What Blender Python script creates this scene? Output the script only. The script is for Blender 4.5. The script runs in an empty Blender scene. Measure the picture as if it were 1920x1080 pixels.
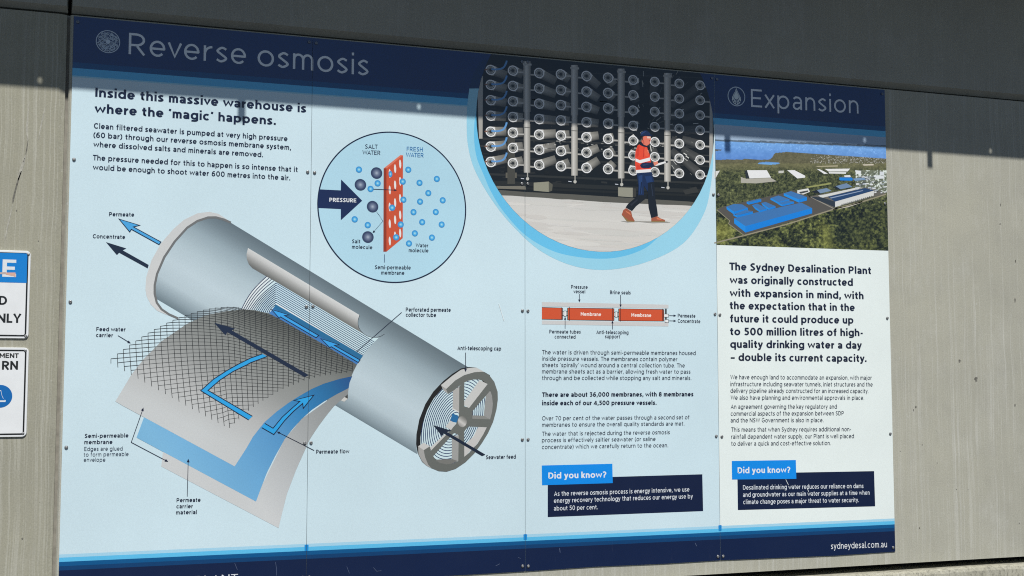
import bpy, bmesh, math, os, random
import numpy as np
from mathutils import Vector, Matrix

random.seed(7)
SC = bpy.context.scene
COL = SC.collection
ZB = 0.75                       # height of the display board's lower edge above the ground
EL, AZ = 52.0, 2.0              # sun elevation and azimuth off the wall's normal

# ------------------------------------------------------------------ camera, sky, sun, exposure
FPX = 2313.0
CAM_R = Matrix(((0.944922562, -0.0245393091, -0.326372752),
                (-0.327293971, -0.0711083206, -0.942243208),
                (-0.0000858209902, 0.997166701, -0.0752234244)))
CAM_L = Vector((0.0754022, -5.37685093, 0.86557121 + ZB))
cam_d = bpy.data.cameras.new('camera'); cam = bpy.data.objects.new('camera', cam_d); COL.objects.link(cam)
cam_d.sensor_width = 36.0; cam_d.lens = FPX / 1920 * 36.0; cam_d.clip_end = 500; cam_d.clip_start = 0.05
cam.matrix_world = Matrix.Translation(CAM_L) @ CAM_R.to_4x4()
SC.camera = cam

world = bpy.data.worlds.new('World'); SC.world = world; world.use_nodes = True
wn = world.node_tree; wn.nodes.clear()
sky = wn.nodes.new('ShaderNodeTexSky'); sky.sky_type = 'NISHITA'; sky.sun_disc = False
sky.sun_elevation = math.radians(EL); sky.sun_rotation = math.radians(180 + AZ); sky.ozone_density = 5.0; sky.dust_density = 0.3
bg = wn.nodes.new('ShaderNodeBackground'); bg.inputs['Strength'].default_value = 0.056
wo = wn.nodes.new('ShaderNodeOutputWorld')
wn.links.new(sky.outputs[0], bg.inputs[0]); wn.links.new(bg.outputs[0], wo.inputs[0])

sun_d = bpy.data.lights.new('sun', 'SUN'); sun_d.energy = 5.0; sun_d.angle = math.radians(0.53); sun_d.color = (1.0, 0.975, 0.925)
sun = bpy.data.objects.new('sun', sun_d); COL.objects.link(sun)
SDIR = Vector((math.sin(math.radians(AZ)) * math.cos(math.radians(EL)) * -1, -math.cos(math.radians(AZ)) * math.cos(math.radians(EL)), math.sin(math.radians(EL))))
sun.rotation_euler = SDIR.to_track_quat('Z', 'Y').to_euler(); sun.location = (0, -6, 9)

vs = SC.view_settings
vs.view_transform = 'Standard'; vs.look = 'None'; vs.gamma = 1.0; vs.exposure = -0.22; vs.use_curve_mapping = False
SC.cycles.filter_width = 1.1; SC.cycles.use_denoising = False

# ------------------------------------------------------------------ helpers
def at(px, py, y=0.0):
    """point of the wall plane seen at a spot of the tracing"""
    d = CAM_R @ Vector(((px - 960) / FPX, -(py - 540) / FPX, -1.0))
    k = (y - CAM_L.y) / d.y
    p = CAM_L + d * k
    return (p.x, p.z)

SUB = 0.000004
FRONT = 0.005                   # the sheets' printed face stands this far off the wall
def bd(px, py): return at(px, py, -FRONT)
def Z(ox, oy, s, pts): return [(ox + x / s, oy + y / s) for x, y in pts]

INK_GAIN = 1.07
def ink(c): return [min(v * INK_GAIN, 0.86) for v in lin(c)]
def lin(c):
    out = []
    for v in c[:3]:
        v = v / 255.0
        out.append(v / 12.92 if v <= 0.04045 else ((v + 0.055) / 1.055) ** 2.4)
    return out
def mixc(a, b, t): return tuple(a[i] * (1 - t) + b[i] * t for i in range(3))
def ramp(stops, s):
    if s <= stops[0][0]: return stops[0][1]
    for (a, ca), (b, cb) in zip(stops, stops[1:]):
        if s <= b: return mixc(ca, cb, (s - a) / (b - a))
    return stops[-1][1]

def tag(o, label=None, cat=None, group=None, kind=None):
    if label: o['label'] = label
    if cat: o['category'] = cat
    if group: o['group'] = group
    if kind: o['kind'] = kind
    return o
def empty(name, loc):
    o = bpy.data.objects.new(name, None); COL.objects.link(o); o.location = loc; o.empty_display_size = 0.1
    return o

def N(nt, typ, **kw):
    n = nt.nodes.new(typ)
    for k, v in kw.items(): setattr(n, k, v)
    return n
def new_mat(name):
    m = bpy.data.materials.new(name); m.use_nodes = True
    nt = m.node_tree; nt.nodes.clear()
    out = N(nt, 'ShaderNodeOutputMaterial'); b = N(nt, 'ShaderNodeBsdfPrincipled')
    nt.links.new(b.outputs[0], out.inputs[0])
    return m, nt, b
def noise(nt, co, scale, detail=4, rough=0.55, stretch=None):
    if stretch:
        mp = N(nt, 'ShaderNodeMapping'); mp.inputs['Scale'].default_value = stretch
        nt.links.new(co, mp.inputs[0]); co = mp.outputs[0]
    t = N(nt, 'ShaderNodeTexNoise'); t.inputs['Scale'].default_value = scale
    t.inputs['Detail'].default_value = detail; t.inputs['Roughness'].default_value = rough
    nt.links.new(co, t.inputs['Vector']); return t.outputs[0]
def rampn(nt, fac, stops):
    r = N(nt, 'ShaderNodeValToRGB'); e = r.color_ramp.elements
    e[0].position = stops[0][0]; e[1].position = stops[-1][0]
    for p, c in stops[1:-1]: e.new(p)
    for i, (p, c) in enumerate(stops):
        c = c if isinstance(c, (tuple, list)) else (c, c, c)
        e[i].position = p; e[i].color = (*c, 1)
    nt.links.new(fac, r.inputs[0]); return r.outputs[0]
def mixn(nt, fac, a, b, mode='MIX'):
    m = N(nt, 'ShaderNodeMixRGB', blend_type=mode)
    for s, v in ((m.inputs[0], fac), (m.inputs[1], a), (m.inputs[2], b)):
        if hasattr(v, 'is_linked'): nt.links.new(v, s)
        elif isinstance(v, (int, float)): s.default_value = v if s.type == 'VALUE' else (v, v, v, 1)
        else: s.default_value = (*v, 1)
    return m.outputs[0]
def bump(nt, b, h, strength, dist):
    bn = N(nt, 'ShaderNodeBump'); bn.inputs['Strength'].default_value = strength; bn.inputs['Distance'].default_value = dist
    nt.links.new(h, bn.inputs['Height']); nt.links.new(bn.outputs[0], b.inputs['Normal'])

def ink_material():
    m, nt, b = new_mat('printed_vinyl')
    a = N(nt, 'ShaderNodeVertexColor'); a.layer_name = 'Col'
    g = N(nt, 'ShaderNodeNewGeometry')
    n1 = rampn(nt, noise(nt, g.outputs['Position'], 1.3, 5), [(0.3, 0.93), (0.7, 1.03)])
    n2 = rampn(nt, noise(nt, g.outputs['Position'], 160, 3), [(0.3, 0.965), (0.7, 1.03)])
    c = mixn(nt, 1.0, a.outputs[0], n1, 'MULTIPLY'); c = mixn(nt, 1.0, c, n2, 'MULTIPLY')
    st = rampn(nt, noise(nt, g.outputs['Position'], 3.0, 7, 0.7, (9, 9, 1.6)), [(0.63, 0.0), (0.80, 0.03)])
    c = mixn(nt, st, c, (0.55, 0.56, 0.55))
    nt.links.new(c, b.inputs['Base Color'])
    r = rampn(nt, noise(nt, g.outputs['Position'], 5, 5), [(0.3, 0.17), (0.7, 0.27)])
    nt.links.new(r, b.inputs['Roughness']); b.inputs['Specular IOR Level'].default_value = 0.8
    return m
INK = ink_material()

def concrete_material(name, tint=(1, 1, 1), rough_dirt=0.0, sk=0.42):
    m, nt, b = new_mat(name)
    g = N(nt, 'ShaderNodeNewGeometry'); p = g.outputs['Position']
    base = mixn(nt, rampn(nt, noise(nt, p, 1.1, 6, 0.6), [(0.35, 0.0), (0.66, 1.0)]),
                tuple(0.378 * t * k for t, k in zip(tint, (1.0, 0.985, 0.83))), tuple(0.440 * t * k for t, k in zip(tint, (1.0, 0.98, 0.80))))
    # rain streaks that run down the face, wavering a little
    wob = N(nt, 'ShaderNodeVectorMath', operation='MULTIPLY_ADD'); nw = N(nt, 'ShaderNodeTexNoise'); nw.inputs['Scale'].default_value = 2.6; nw.inputs['Detail'].default_value = 3
    nt.links.new(p, nw.inputs['Vector']); nt.links.new(nw.outputs['Color'], wob.inputs[0]); wob.inputs[1].default_value = (0.035, 0.0, 0.0); nt.links.new(p, wob.inputs[2])
    pw = wob.outputs[0]
    s1 = rampn(nt, noise(nt, pw, 1.0, 4, 0.7, (34, 34, 0.5)), [(0.50, 0.0), (0.72, 1.0)])
    s1m = rampn(nt, noise(nt, p, 1.7, 4, 0.6, (1, 1, 0.6)), [(0.38, 0.0), (0.68, 0.5 * sk)])
    c = mixn(nt, mixn(nt, 1.0, s1, s1m, 'MULTIPLY'), base, tuple(0.50 * t for t in tint))
    for sc_, lo_, top_, amt in ((a_, b_, c_, d_ * sk) for a_, b_, c_, d_ in ((64, .575, .61, .75), (125, .585, .615, .85), (44, .60, .63, .65), (180, .60, .63, .6))):
        f = rampn(nt, noise(nt, pw, 1.0, 3, 0.6, (sc_, sc_, 0.42)), [(lo_, 0.0), (top_, amt)])
        fm = rampn(nt, noise(nt, p, 2.3 + sc_ * .01, 4, 0.6, (1.4, 1, 0.8)), [(0.36, 0.1), (0.60, 1.0)])
        c = mixn(nt, mixn(nt, 1.0, f, fm, 'MULTIPLY'), c, tuple(0.60 * t * k for t, k in zip(tint, (1, 1, .92))))
    s2 = rampn(nt, noise(nt, pw, 1.0, 5, 0.7, (13, 13, 0.8)), [(0.52, 0.0), (0.8, 0.24 * sk)])
    c = mixn(nt, s2, c, (0.25, 0.24, 0.205))
    # pale lime bloom, blotches, fine grit, pin holes
    lb = rampn(nt, noise(nt, p, 3.5, 9, 0.75, (1.2, 1, .7)), [(0.52, 0.0), (0.72, 0.35)])
    c = mixn(nt, lb, c, tuple(0.56 * t * k for t, k in zip(tint, (1, 1, .92))))
    sp = rampn(nt, noise(nt, p, 75, 5, 0.7, (1, 1, .45)), [(0.60, 0.0), (0.70, 0.4)])
    c = mixn(nt, sp, c, tuple(0.60 * t for t in tint))
    bl = rampn(nt, noise(nt, p, 7, 8, 0.72), [(0.48, 0.0), (0.75, 0.22)])
    c = mixn(nt, bl, c, (0.255, 0.25, 0.22))
    gr = rampn(nt, noise(nt, p, 150, 5, 0.7), [(0.25, 0.80), (0.75, 1.16)])
    c = mixn(nt, 1.0, c, gr, 'MULTIPLY')
    v = N(nt, 'ShaderNodeTexVoronoi'); v.inputs['Scale'].default_value = 26; nt.links.new(p, v.inputs['Vector'])
    ph = rampn(nt, v.outputs['Distance'], [(0.035, 1.0), (0.07, 0.0)])
    pm = rampn(nt, noise(nt, p, 9, 2), [(0.56, 0.0), (0.60, 0.75)])
    c = mixn(nt, mixn(nt, 1.0, ph, pm, 'MULTIPLY'), c, (0.15, 0.145, 0.125))
    if rough_dirt:
        d = rampn(nt, noise(nt, p, 60, 9, 0.8, (1, 1, .7)), [(0.50, 0.0), (0.64, rough_dirt)])
        c = mixn(nt, d, c, (0.07, 0.068, 0.055))
    nt.links.new(c, b.inputs['Base Color']); b.inputs['Roughness'].default_value = 0.85
    b.inputs['Specular IOR Level'].default_value = 0.3
    bump(nt, b, noise(nt, p, 120, 6, 0.7), 0.25, 0.002)
    return m
CONC = concrete_material('precast_concrete')
CONC_L = concrete_material('weathered_concrete', (0.87, 0.86, 0.81), 0.0, 0.55)
CONC_U = concrete_material('smooth_cast_concrete', (0.93, 0.93, 0.95), 0.0, 0.16)
ROUGH = concrete_material('rough_concrete', (1.05, 1.03, 0.98), 0.7)

def plain(name, col, rough=0.5, metal=0.0, var=0.12, scale=20):
    m, nt, b = new_mat(name)
    g = N(nt, 'ShaderNodeNewGeometry')
    f = rampn(nt, noise(nt, g.outputs['Position'], scale, 5), [(0.3, 1 - var), (0.7, 1 + var)])
    nt.links.new(mixn(nt, 1.0, col, f, 'MULTIPLY'), b.inputs['Base Color'])
    b.inputs['Roughness'].default_value = rough; b.inputs['Metallic'].default_value = metal
    return m
SEAL = plain('joint_sealant', (0.27, 0.255, 0.215), 0.7, 0, 0.2, 30)
DARK = plain('dark_gap', (0.02, 0.02, 0.02), 0.9)
STEEL = plain('screw_steel', (0.26, 0.265, 0.27), 0.42, 0.6)
NAVYPAINT = plain('painted_screw', (0.20, 0.24, 0.30), 0.4)
SIGNRIM = plain('sign_white', (0.80, 0.82, 0.83), 0.35, 0, 0.03)
ROOF = plain('painted_steel', (0.30, 0.31, 0.32), 0.5)
SHEETM = plain('sheet_core', (0.06, 0.07, 0.09), 0.5)
ASPH = plain('paving', (0.05, 0.05, 0.05), 0.9, 0, 0.25, 14)

def mesh_obj(name, bm, mat, parent=None, loc=None):
    me = bpy.data.meshes.new(name); bm.to_mesh(me); bm.free()
    if mat: me.materials.append(mat)
    o = bpy.data.objects.new(name, me); COL.objects.link(o)
    if parent: o.parent = parent
    if loc: o.location = loc
    return o
def box_bm(x0, x1, y0, y1, z0, z1, bm=None):
    bm = bm or bmesh.new()
    v = [bm.verts.new(p) for p in ((x0, y0, z0), (x1, y0, z0), (x1, y1, z0), (x0, y1, z0), (x0, y0, z1), (x1, y0, z1), (x1, y1, z1), (x0, y1, z1))]
    for f in ((0, 1, 5, 4), (1, 2, 6, 5), (2, 3, 7, 6), (3, 0, 4, 7), (4, 5, 6, 7), (3, 2, 1, 0)): bm.faces.new([v[i] for i in f])
    return bm

# ------------------------------------------------------------------ the setting: ground, wall, plinth, overhang
bm = bmesh.new()
bm.faces.new([bm.verts.new(p) for p in ((-60, -90, 0), (60, -90, 0), (60, 0.4, 0), (-60, 0.4, 0))])
tag(mesh_obj('ground', bm, ASPH), kind='structure')

WALL = empty('concrete_wall', (2.0, 0, 0))
tag(WALL, 'pale streaky precast concrete wall behind the big display board, crossed by dark joints', 'wall')
def precast(x0, x1, z0, z1, cl=0.0, cr=0.0, cb=0.0, ct=0.0, d=0.16, mat=None, k=1.0):
    """slab with chamfered edges; c* is the chamfer on the left, right, bottom and top edge"""
    X, Zo = -2.0, ZB
    bm = bmesh.new()
    f = [(x0 + cl, z0 + cb), (x1 - cr, z0 + cb), (x1 - cr, z1 - ct), (x0 + cl, z1 - ct)]
    m = [(x0, z0), (x1, z0), (x1, z1), (x0, z1)]
    rows = []
    for pts, yy in ((f, None), (m, 'c'), (m, d)):
        r = []
        for i, (x, z) in enumerate(pts):
            y = 0.0 if yy is None else (k * max((cl, cr, cr, cl)[i], (cb, cb, ct, ct)[i]) if yy == 'c' else yy)
            r.append(bm.verts.new((x + X, y, z + Zo)))
        rows.append(r)
    bm.faces.new(rows[0])
    for a, b in ((0, 1), (1, 2)):
        for i in range(4):
            j = (i + 1) % 4
            bm.faces.new((rows[a][i], rows[b][i], rows[b][j], rows[a][j]))
    bm.faces.new(rows[2][::-1])
    bmesh.ops.recalc_face_normals(bm, faces=bm.faces)
    return mesh_obj('precast_panel', bm, mat or CONC, WALL)
JX0, JX1 = -0.026, -0.013          # vertical joint beside the board
precast(-6.0, JX0, -0.062, 2.391, cr=0.028, mat=CONC_L, k=0.35)
precast(JX1, 9.0, -0.062, 2.391, cl=0.006)
precast(-6.0, -0.024, 2.405, 4.6, cb=0.022, cr=0.004, mat=CONC_U)
precast(-0.010, 9.0, 2.405, 4.6, cb=0.026, cl=0.004, mat=CONC_U)
bm = box_bm(JX0 - 2, JX1 - 2, 0.026, 0.10, ZB - 0.062, ZB + 2.394); mesh_obj('joint_sealant', bm, SEAL, WALL)
bm = box_bm(-8.0, 7.0, 0.161, 0.20, ZB - 0.3, ZB + 4.6); mesh_obj('backing_layer', bm, DARK, WALL)

# rough footing below the open joint, with an uneven broken top edge
bm = bmesh.new()
nx, prof = 900, [(0.15, -0.100), (0.03, -0.098), (0.000, -0.096), (-0.028, -0.097), (-0.045, -0.104), (-0.050, -0.118), (-0.051, -0.16), (-0.052, -0.3), (-0.054, -ZB)]
rng = np.random.default_rng(3)
def smooth_noise(n, step):
    k = rng.uniform(-1, 1, n // step + 3); x = np.arange(n) / step; i = x.astype(int); t = x - i; t = t * t * (3 - 2 * t)
    return k[i] * (1 - t) + k[i + 1] * t
edge = 0.004 * smooth_noise(nx + 1, 30) + 0.0025 * smooth_noise(nx + 1, 7) + 0.0012 * smooth_noise(nx + 1, 2)
rows = []
for i in range(nx + 1):
    x = -6 + 15 * i / nx; w = []
    for j, (y, z) in enumerate(prof):
        k = (0, 0.25, 0.4, 0.8, 1, 1, 0.5, 0.2, 0)[j]
        w.append(bm.verts.new((x, y - edge[i] * k * 0.8 + rng.uniform(-1, 1) * 0.0012 * k, z + ZB + edge[i] * k + rng.uniform(-1, 1) * 0.0012 * k)))
    rows.append(w)
for a, b in zip(rows, rows[1:]):
    for j in range(len(prof) - 1): bm.faces.new((a[j], a[j + 1], b[j + 1], b[j]))
bmesh.ops.recalc_face_normals(bm, faces=bm.faces)
tag(mesh_obj('concrete_footing', bm, ROUGH), 'rough stained concrete footing below the dark gap under the wall', 'footing')

# overhang above the frame: its edge throws the shadow on the wall
OVD = 1.05
OVH = OVD * math.tan(math.radians(EL)) / math.cos(math.radians(AZ))
OVX = OVD * math.tan(math.radians(AZ))
FB = 2.070 + OVH + ZB              # lower edge of the fascia
OV = empty('roof_overhang', (2.0, 0, FB)); tag(OV, 'grey steel roof overhang above the wall whose edge shades the top of the board', 'roof')
mesh_obj('roof_slab', box_bm(-8, 7, -OVD - 0.01, 0.0, 0.42, 0.52), ROOF, OV)
holes = [at(px, py) for px, py in ((75, 150), (785, 204), (1620, 260), (1857, 276))]
hz = 0.034; hc = 0.022
xs = sorted([h[0] - OVX for h in holes] + [-3.4, -1.9, 6.1])
bm = bmesh.new()
def quad(a, b, c, d): bm.faces.new([bm.verts.new(p) for p in (a, b, c, d)])
yf = -OVD
quad((-8, yf, 0), (7, yf, 0), (7, yf, hz - hc), (-8, yf, hz - hc)); quad((-8, yf, hz + hc), (7, yf, hz + hc), (7, yf, 0.42), (-8, yf, 0.42))
last = -8
for hx in xs:
    hx -= 2.0
    quad((last, yf, hz - hc), (hx - hc, yf, hz - hc), (hx - hc, yf, hz + hc), (last, yf, hz + hc)); last = hx + hc
    n = 24
    for i in range(n):
        pts = []
        for k in (i, i + 1):
            a = 2 * math.pi * k / n; ca, sa = math.cos(a), math.sin(a); s = hc / max(abs(ca), abs(sa))
            pts.append(((hx + 0.008 * ca, yf, hz + 0.008 * sa), (hx + s * ca, yf, hz + s * sa)))
        quad(pts[0][0], pts[0][1], pts[1][1], pts[1][0])
quad((last, yf, hz - hc), (7, yf, hz - hc), (7, yf, hz + hc), (last, yf, hz + hc))
mesh_obj('fascia', bm, ROOF, OV)
for px, py, l in ((453, 195, 0.085), (1363, 262, 0.075), (1743, 281, 0.078)):
    x = at(px, py)[0] - OVX - 2.0
    mesh_obj('hanging_lug', box_bm(x - 0.0165, x + 0.0165, -OVD - 0.004, -OVD + 0.0, -l, 0.03), ROOF, OV)

# marks in the concrete face: chips and a long scratch (parts of the wall)
def blob_bm(px, py, rx, rz, n=14, seed=0, y=-0.0006):
    r = random.Random(seed); x, z = at(px, py); bm = bmesh.new()
    c = bm.verts.new((x - 2, y, z)); v = []
    for i in range(n):
        a = 2 * math.pi * i / n; k = r.uniform(0.6, 1.1)
        v.append(bm.verts.new((x - 2 + rx * k * math.cos(a), y, z + rz * k * math.sin(a))))
    for i in range(n): bm.faces.new((c, v[i], v[(i + 1) % n]))
    return bm
CHIP = plain('concrete_chip', (0.15, 0.145, 0.125), 0.9, 0, 0.45, 90)
PALE = plain('lime_streak', (0.41, 0.40, 0.345), 0.9, 0, 0.3, 60)
for i, (px, py, rx, rz) in enumerate([(1903, 563, .004, .016), (1830, 711, .012, .015), (1799, 677, .007, .011), (1717, 763, .006, .007), (1713, 769, .003, .008), (1904, 490, .004, .008),
        (1729, 834, .003, .004), (1757, 868, .003, .004), (1688, 846, .003, .003), (1911, 981, .004, .004), (1724, 990, .004, .005), (1903, 760, .005, .009), (1876, 384, .003, .010), (1875, 420, .005, .005),
        (42, 1010, .004, .005), (31, 395, .003, .004), (72, 452, .003, .003), (15, 700, .003, .003), (1815, 918, .003, .003), (1793, 918, .003, .004)]):
    mesh_obj('chip', blob_bm(px, py, rx, rz, seed=i), CHIP, WALL)
def streak_bm(pts, w, y=-0.0007):
    bm = bmesh.new(); P = [at(*p) for p in pts]; L = []
    for i, (x, z) in enumerate(P):
        a = P[max(i - 1, 0)]; b = P[min(i + 1, len(P) - 1)]; dx, dz = b[0] - a[0], b[1] - a[1]; l = math.hypot(dx, dz) or 1
        ww = w * (0.35 if i in (0, len(P) - 1) else 1) * random.uniform(0.7, 1.1)
        L.append([bm.verts.new((x - 2 + s * dz / l * ww, y, z - s * dx / l * ww)) for s in (-1, 1)])
    for a, b in zip(L, L[1:]): bm.faces.new((a[0], a[1], b[1], b[0]))
    return bm
for pts, w, m in (([(53, 262), (50, 280), (48, 290)], .003, CHIP), ([(48, 290), (44, 305), (37, 325), (34, 338)], .006, PALE), ([(46, 296), (44, 304)], .003, CHIP),
                  ([(40, 321), (34, 338), (28, 360), (25, 372), (24, 381)], .0042, CHIP), ([(24, 383), (20, 400), (14, 425), (9, 450)], .003, PALE),
                  ([(85, 200), (78, 230), (72, 262)], .003, PALE), ([(55, 190), (50, 240), (52, 265)], .0035, PALE)):
    mesh_obj('scratch', streak_bm(pts, w), m, WALL)

# ------------------------------------------------------------------ the display board: four printed sheets side by side
BW, BH, GAP = 1.0, 2.385, 0.0008
SEAMS = [0.0, 1.0, 2.0, 3.0, 4.0]
SHEET_LABELS = [
    'tall pale blue sign sheet with warehouse text and net-covered end of grey cylinder drawing',
    'tall pale blue sign sheet with round pressure diagram and spoked cylinder end cap',
    'tall pale blue sign sheet with round pipe photo above orange membrane bars',
    'tall white sign sheet headed Expansion with an aerial photo, right end of board']
SHEETS = []
for i in range(4):
    e = empty('display_sheet', (SEAMS[i] + 0.5, 0, ZB)); tag(e, SHEET_LABELS[i], 'information sign', 'printed sheets of the display board')
    SHEETS.append(e)

class Item:
    """printed artwork: flat coloured shapes on the board, cut at the seams and parented to the sheets"""
    parts = {}
    def __init__(s, name, layer, parent=None, label=None, key=None):
        s.name, s.layer, s.parent, s.label, s.key = name, layer, parent, label, key or name
        s.v, s.f, s.c, s.sub = [], [], [], 0
    def lift(s): s.sub += 1
    def poly_m(s, pts, col):
        """pts in board metres; col one colour or one per point"""
        n = len(s.v); y = -(FRONT + s.layer * 0.00016 + s.sub * SUB)
        many = isinstance(col[0], (tuple, list))
        for i, (x, z) in enumerate(pts):
            s.v.append((x, y, z - ZB)); s.c.append(ink(col[i]) if many else ink(col))
        s.f.append(list(range(n, n + len(pts)))); return s
    def poly(s, pts, col): return s.poly_m([bd(*p) for p in pts], col)
    def rect(s, x0, x1, z0, z1, col): return s.poly_m([(x0, z0 + ZB), (x1, z0 + ZB), (x1, z1 + ZB), (x0, z1 + ZB)], col)
    def disc(s, c, r, cols, n=28, rz=None, ang=0):
        """c in board metres, cols = [(radius fraction, colour) ...] from the centre out"""
        rz = rz or r; rings = []
        def ring(k): return [(c[0] + r * k * math.cos(2 * math.pi * i / n), c[1] + rz * k * math.sin(2 * math.pi * i / n)) for i in range(n)]
        if len(cols) == 1: return s.poly_m(ring(1), cols[0][1])
        for (a, ca), (b, cb) in zip(cols, cols[1:]):
            A, B = ring(max(a, 1e-4)), ring(b)
            for i in range(n):
                j = (i + 1) % n
                if a == 0: s.poly_m([c, B[i], B[j]], [ca, cb, cb])
                else: s.poly_m([A[i], B[i], B[j], A[j]], [ca, cb, cb, ca])
        return s
    def ringm(s, c, r0, r1, col, n=96):
        for i in range(n):
            a, b = 2 * math.pi * i / n, 2 * math.pi * (i + 1) / n
            s.poly_m([(c[0] + r * math.cos(t), c[1] + r * math.sin(t)) for r, t in ((r0, a), (r1, a), (r1, b), (r0, b))], col)
        return s
    def stroke(s, pts, w, col, closed=False):
        P = [Vector(p) for p in pts]; n = len(P); L, R = [], []
        for i in range(n):
            if closed: a, b = P[i - 1], P[(i + 1) % n]
            else: a, b = P[max(i - 1, 0)], P[min(i + 1, n - 1)]
            d1 = (P[i] - a); d2 = (b - P[i])
            if d1.length < 1e-6: d1 = d2
            if d2.length < 1e-6: d2 = d1
            d1.normalize(); d2.normalize()
            t = d1 + d2
            if t.length < 1e-3: t = d1.copy()
            t.normalize(); nn = Vector((-t.y, t.x)); k = 1 / max(0.35, nn.dot(Vector((-d1.y, d1.x))))
            L.append(P[i] + nn * (w / 2 * k)); R.append(P[i] - nn * (w / 2 * k))
        for i in range(n if closed else n - 1):
            j = (i + 1) % n
            s.poly([L[i], L[j], R[j], R[i]], col)
        return s
    def arrow(s, pts, w, head, col):
        a, b = Vector(pts[-2]), Vector(pts[-1]); d = (b - a).normalized(); nn = Vector((-d.y, d.x))
        q = b - d * head * 0.8
        s.stroke(list(pts[:-1]) + [tuple(q)], w, col); s.lift()
        s.poly([tuple(b), tuple(b - d * head + nn * head * 0.42), tuple(b - d * head - nn * head * 0.42)], col); return s
    def grad(s, pts, direction, stops, k=14):
        """polygon with a printed colour ramp along a direction (tracing units)"""
        d = Vector(direction).normalized(); bm = bmesh.new()
        bm.faces.new([bm.verts.new((x, y, 0)) for x, y in pts]); bm.normal_update(); bmesh.ops.triangulate(bm, faces=bm.faces[:])
        lo = min(p[0] * d.x + p[1] * d.y for p in pts); hi = max(p[0] * d.x + p[1] * d.y for p in pts)
        cuts = {lo + (hi - lo) * i / k for i in range(1, k)} | {st for st, _ in stops if lo < st < hi}
        for c in cuts:
            bmesh.ops.bisect_plane(bm, geom=bm.verts[:] + bm.edges[:] + bm.faces[:], plane_co=(d.x * c, d.y * c, 0), plane_no=(d.x, d.y, 0), dist=1e-5)
        for f in bm.faces:
            P = [(v.co.x, v.co.y) for v in f.verts]
            s.poly(P, [ramp(stops, p[0] * d.x + p[1] * d.y) for p in P])
        bm.free(); return s
    def build(s):
        if not s.v: return
        V = np.array(s.v); out = []
        for i in range(4):
            a, b = SEAMS[i] + (GAP if i else 0), SEAMS[i + 1] - (GAP if i < 3 else 0)
            if V[:, 0].max() <= a + 1e-4 or V[:, 0].min() >= b - 1e-4: continue
            me = bpy.data.meshes.new(s.name)
            off = np.array((SEAMS[i] + 0.5, 0, 0))
            me.from_pydata((V - off).tolist(), [], s.f)
            ca = me.color_attributes.new('Col', 'FLOAT_COLOR', 'POINT')
            buf = np.ones((len(V), 4), dtype=np.float32); buf[:, :3] = np.array(s.c); ca.data.foreach_set('color', buf.ravel())
            if V[:, 0].min() < a or V[:, 0].max() > b:
                bm = bmesh.new(); bm.from_mesh(me)
                for lim, sgn in ((a, -1), (b, 1)):
                    bmesh.ops.bisect_plane(bm, geom=bm.verts[:] + bm.edges[:] + bm.faces[:], plane_co=(lim - off[0], 0, 0), plane_no=(sgn, 0, 0), clear_outer=True, dist=1e-6)
                bm.to_mesh(me); bm.free()
                if not len(me.polygons): bpy.data.meshes.remove(me); continue
            me.materials.append(INK)
            o = bpy.data.objects.new(s.name, me); COL.objects.link(o)
            par = Item.parts.get((s.parent, i)) if s.parent else None
            o.parent = par or SHEETS[i]
            if not par: Item.parts[(s.key, i)] = o
            if s.label: o['label'] = s.label
            out.append(o)
        return out

# --- lettering: a geometric stroke alphabet (units of the capital height), drawn with an oval pen
XH, ASC, DESC = .735, 1.04, -.27
def _arc(cx, cy, rx, ry, a0, a1, n=None):
    n = n or max(3, int(abs(a1 - a0) / 20))
    return [(cx + rx * math.cos(math.radians(a0 + (a1 - a0) * i / n)), cy + ry * math.sin(math.radians(a0 + (a1 - a0) * i / n))) for i in range(n + 1)]
def _spl(P, n=5):
    out = []
    for i in range(len(P) - 1):
        p0, p1, p2, p3 = P[max(i - 1, 0)], P[i], P[i + 1], P[min(i + 2, len(P) - 1)]
        for k in range(n):
            t = k / n
            out.append(tuple(.5 * (2 * p1[j] + (p2[j] - p0[j]) * t + (2 * p0[j] - 5 * p1[j] + 4 * p2[j] - p3[j]) * t * t + (3 * p1[j] - p0[j] - 3 * p2[j] + p3[j]) * t ** 3) for j in (0, 1)))
    return out + [P[-1]]
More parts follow.
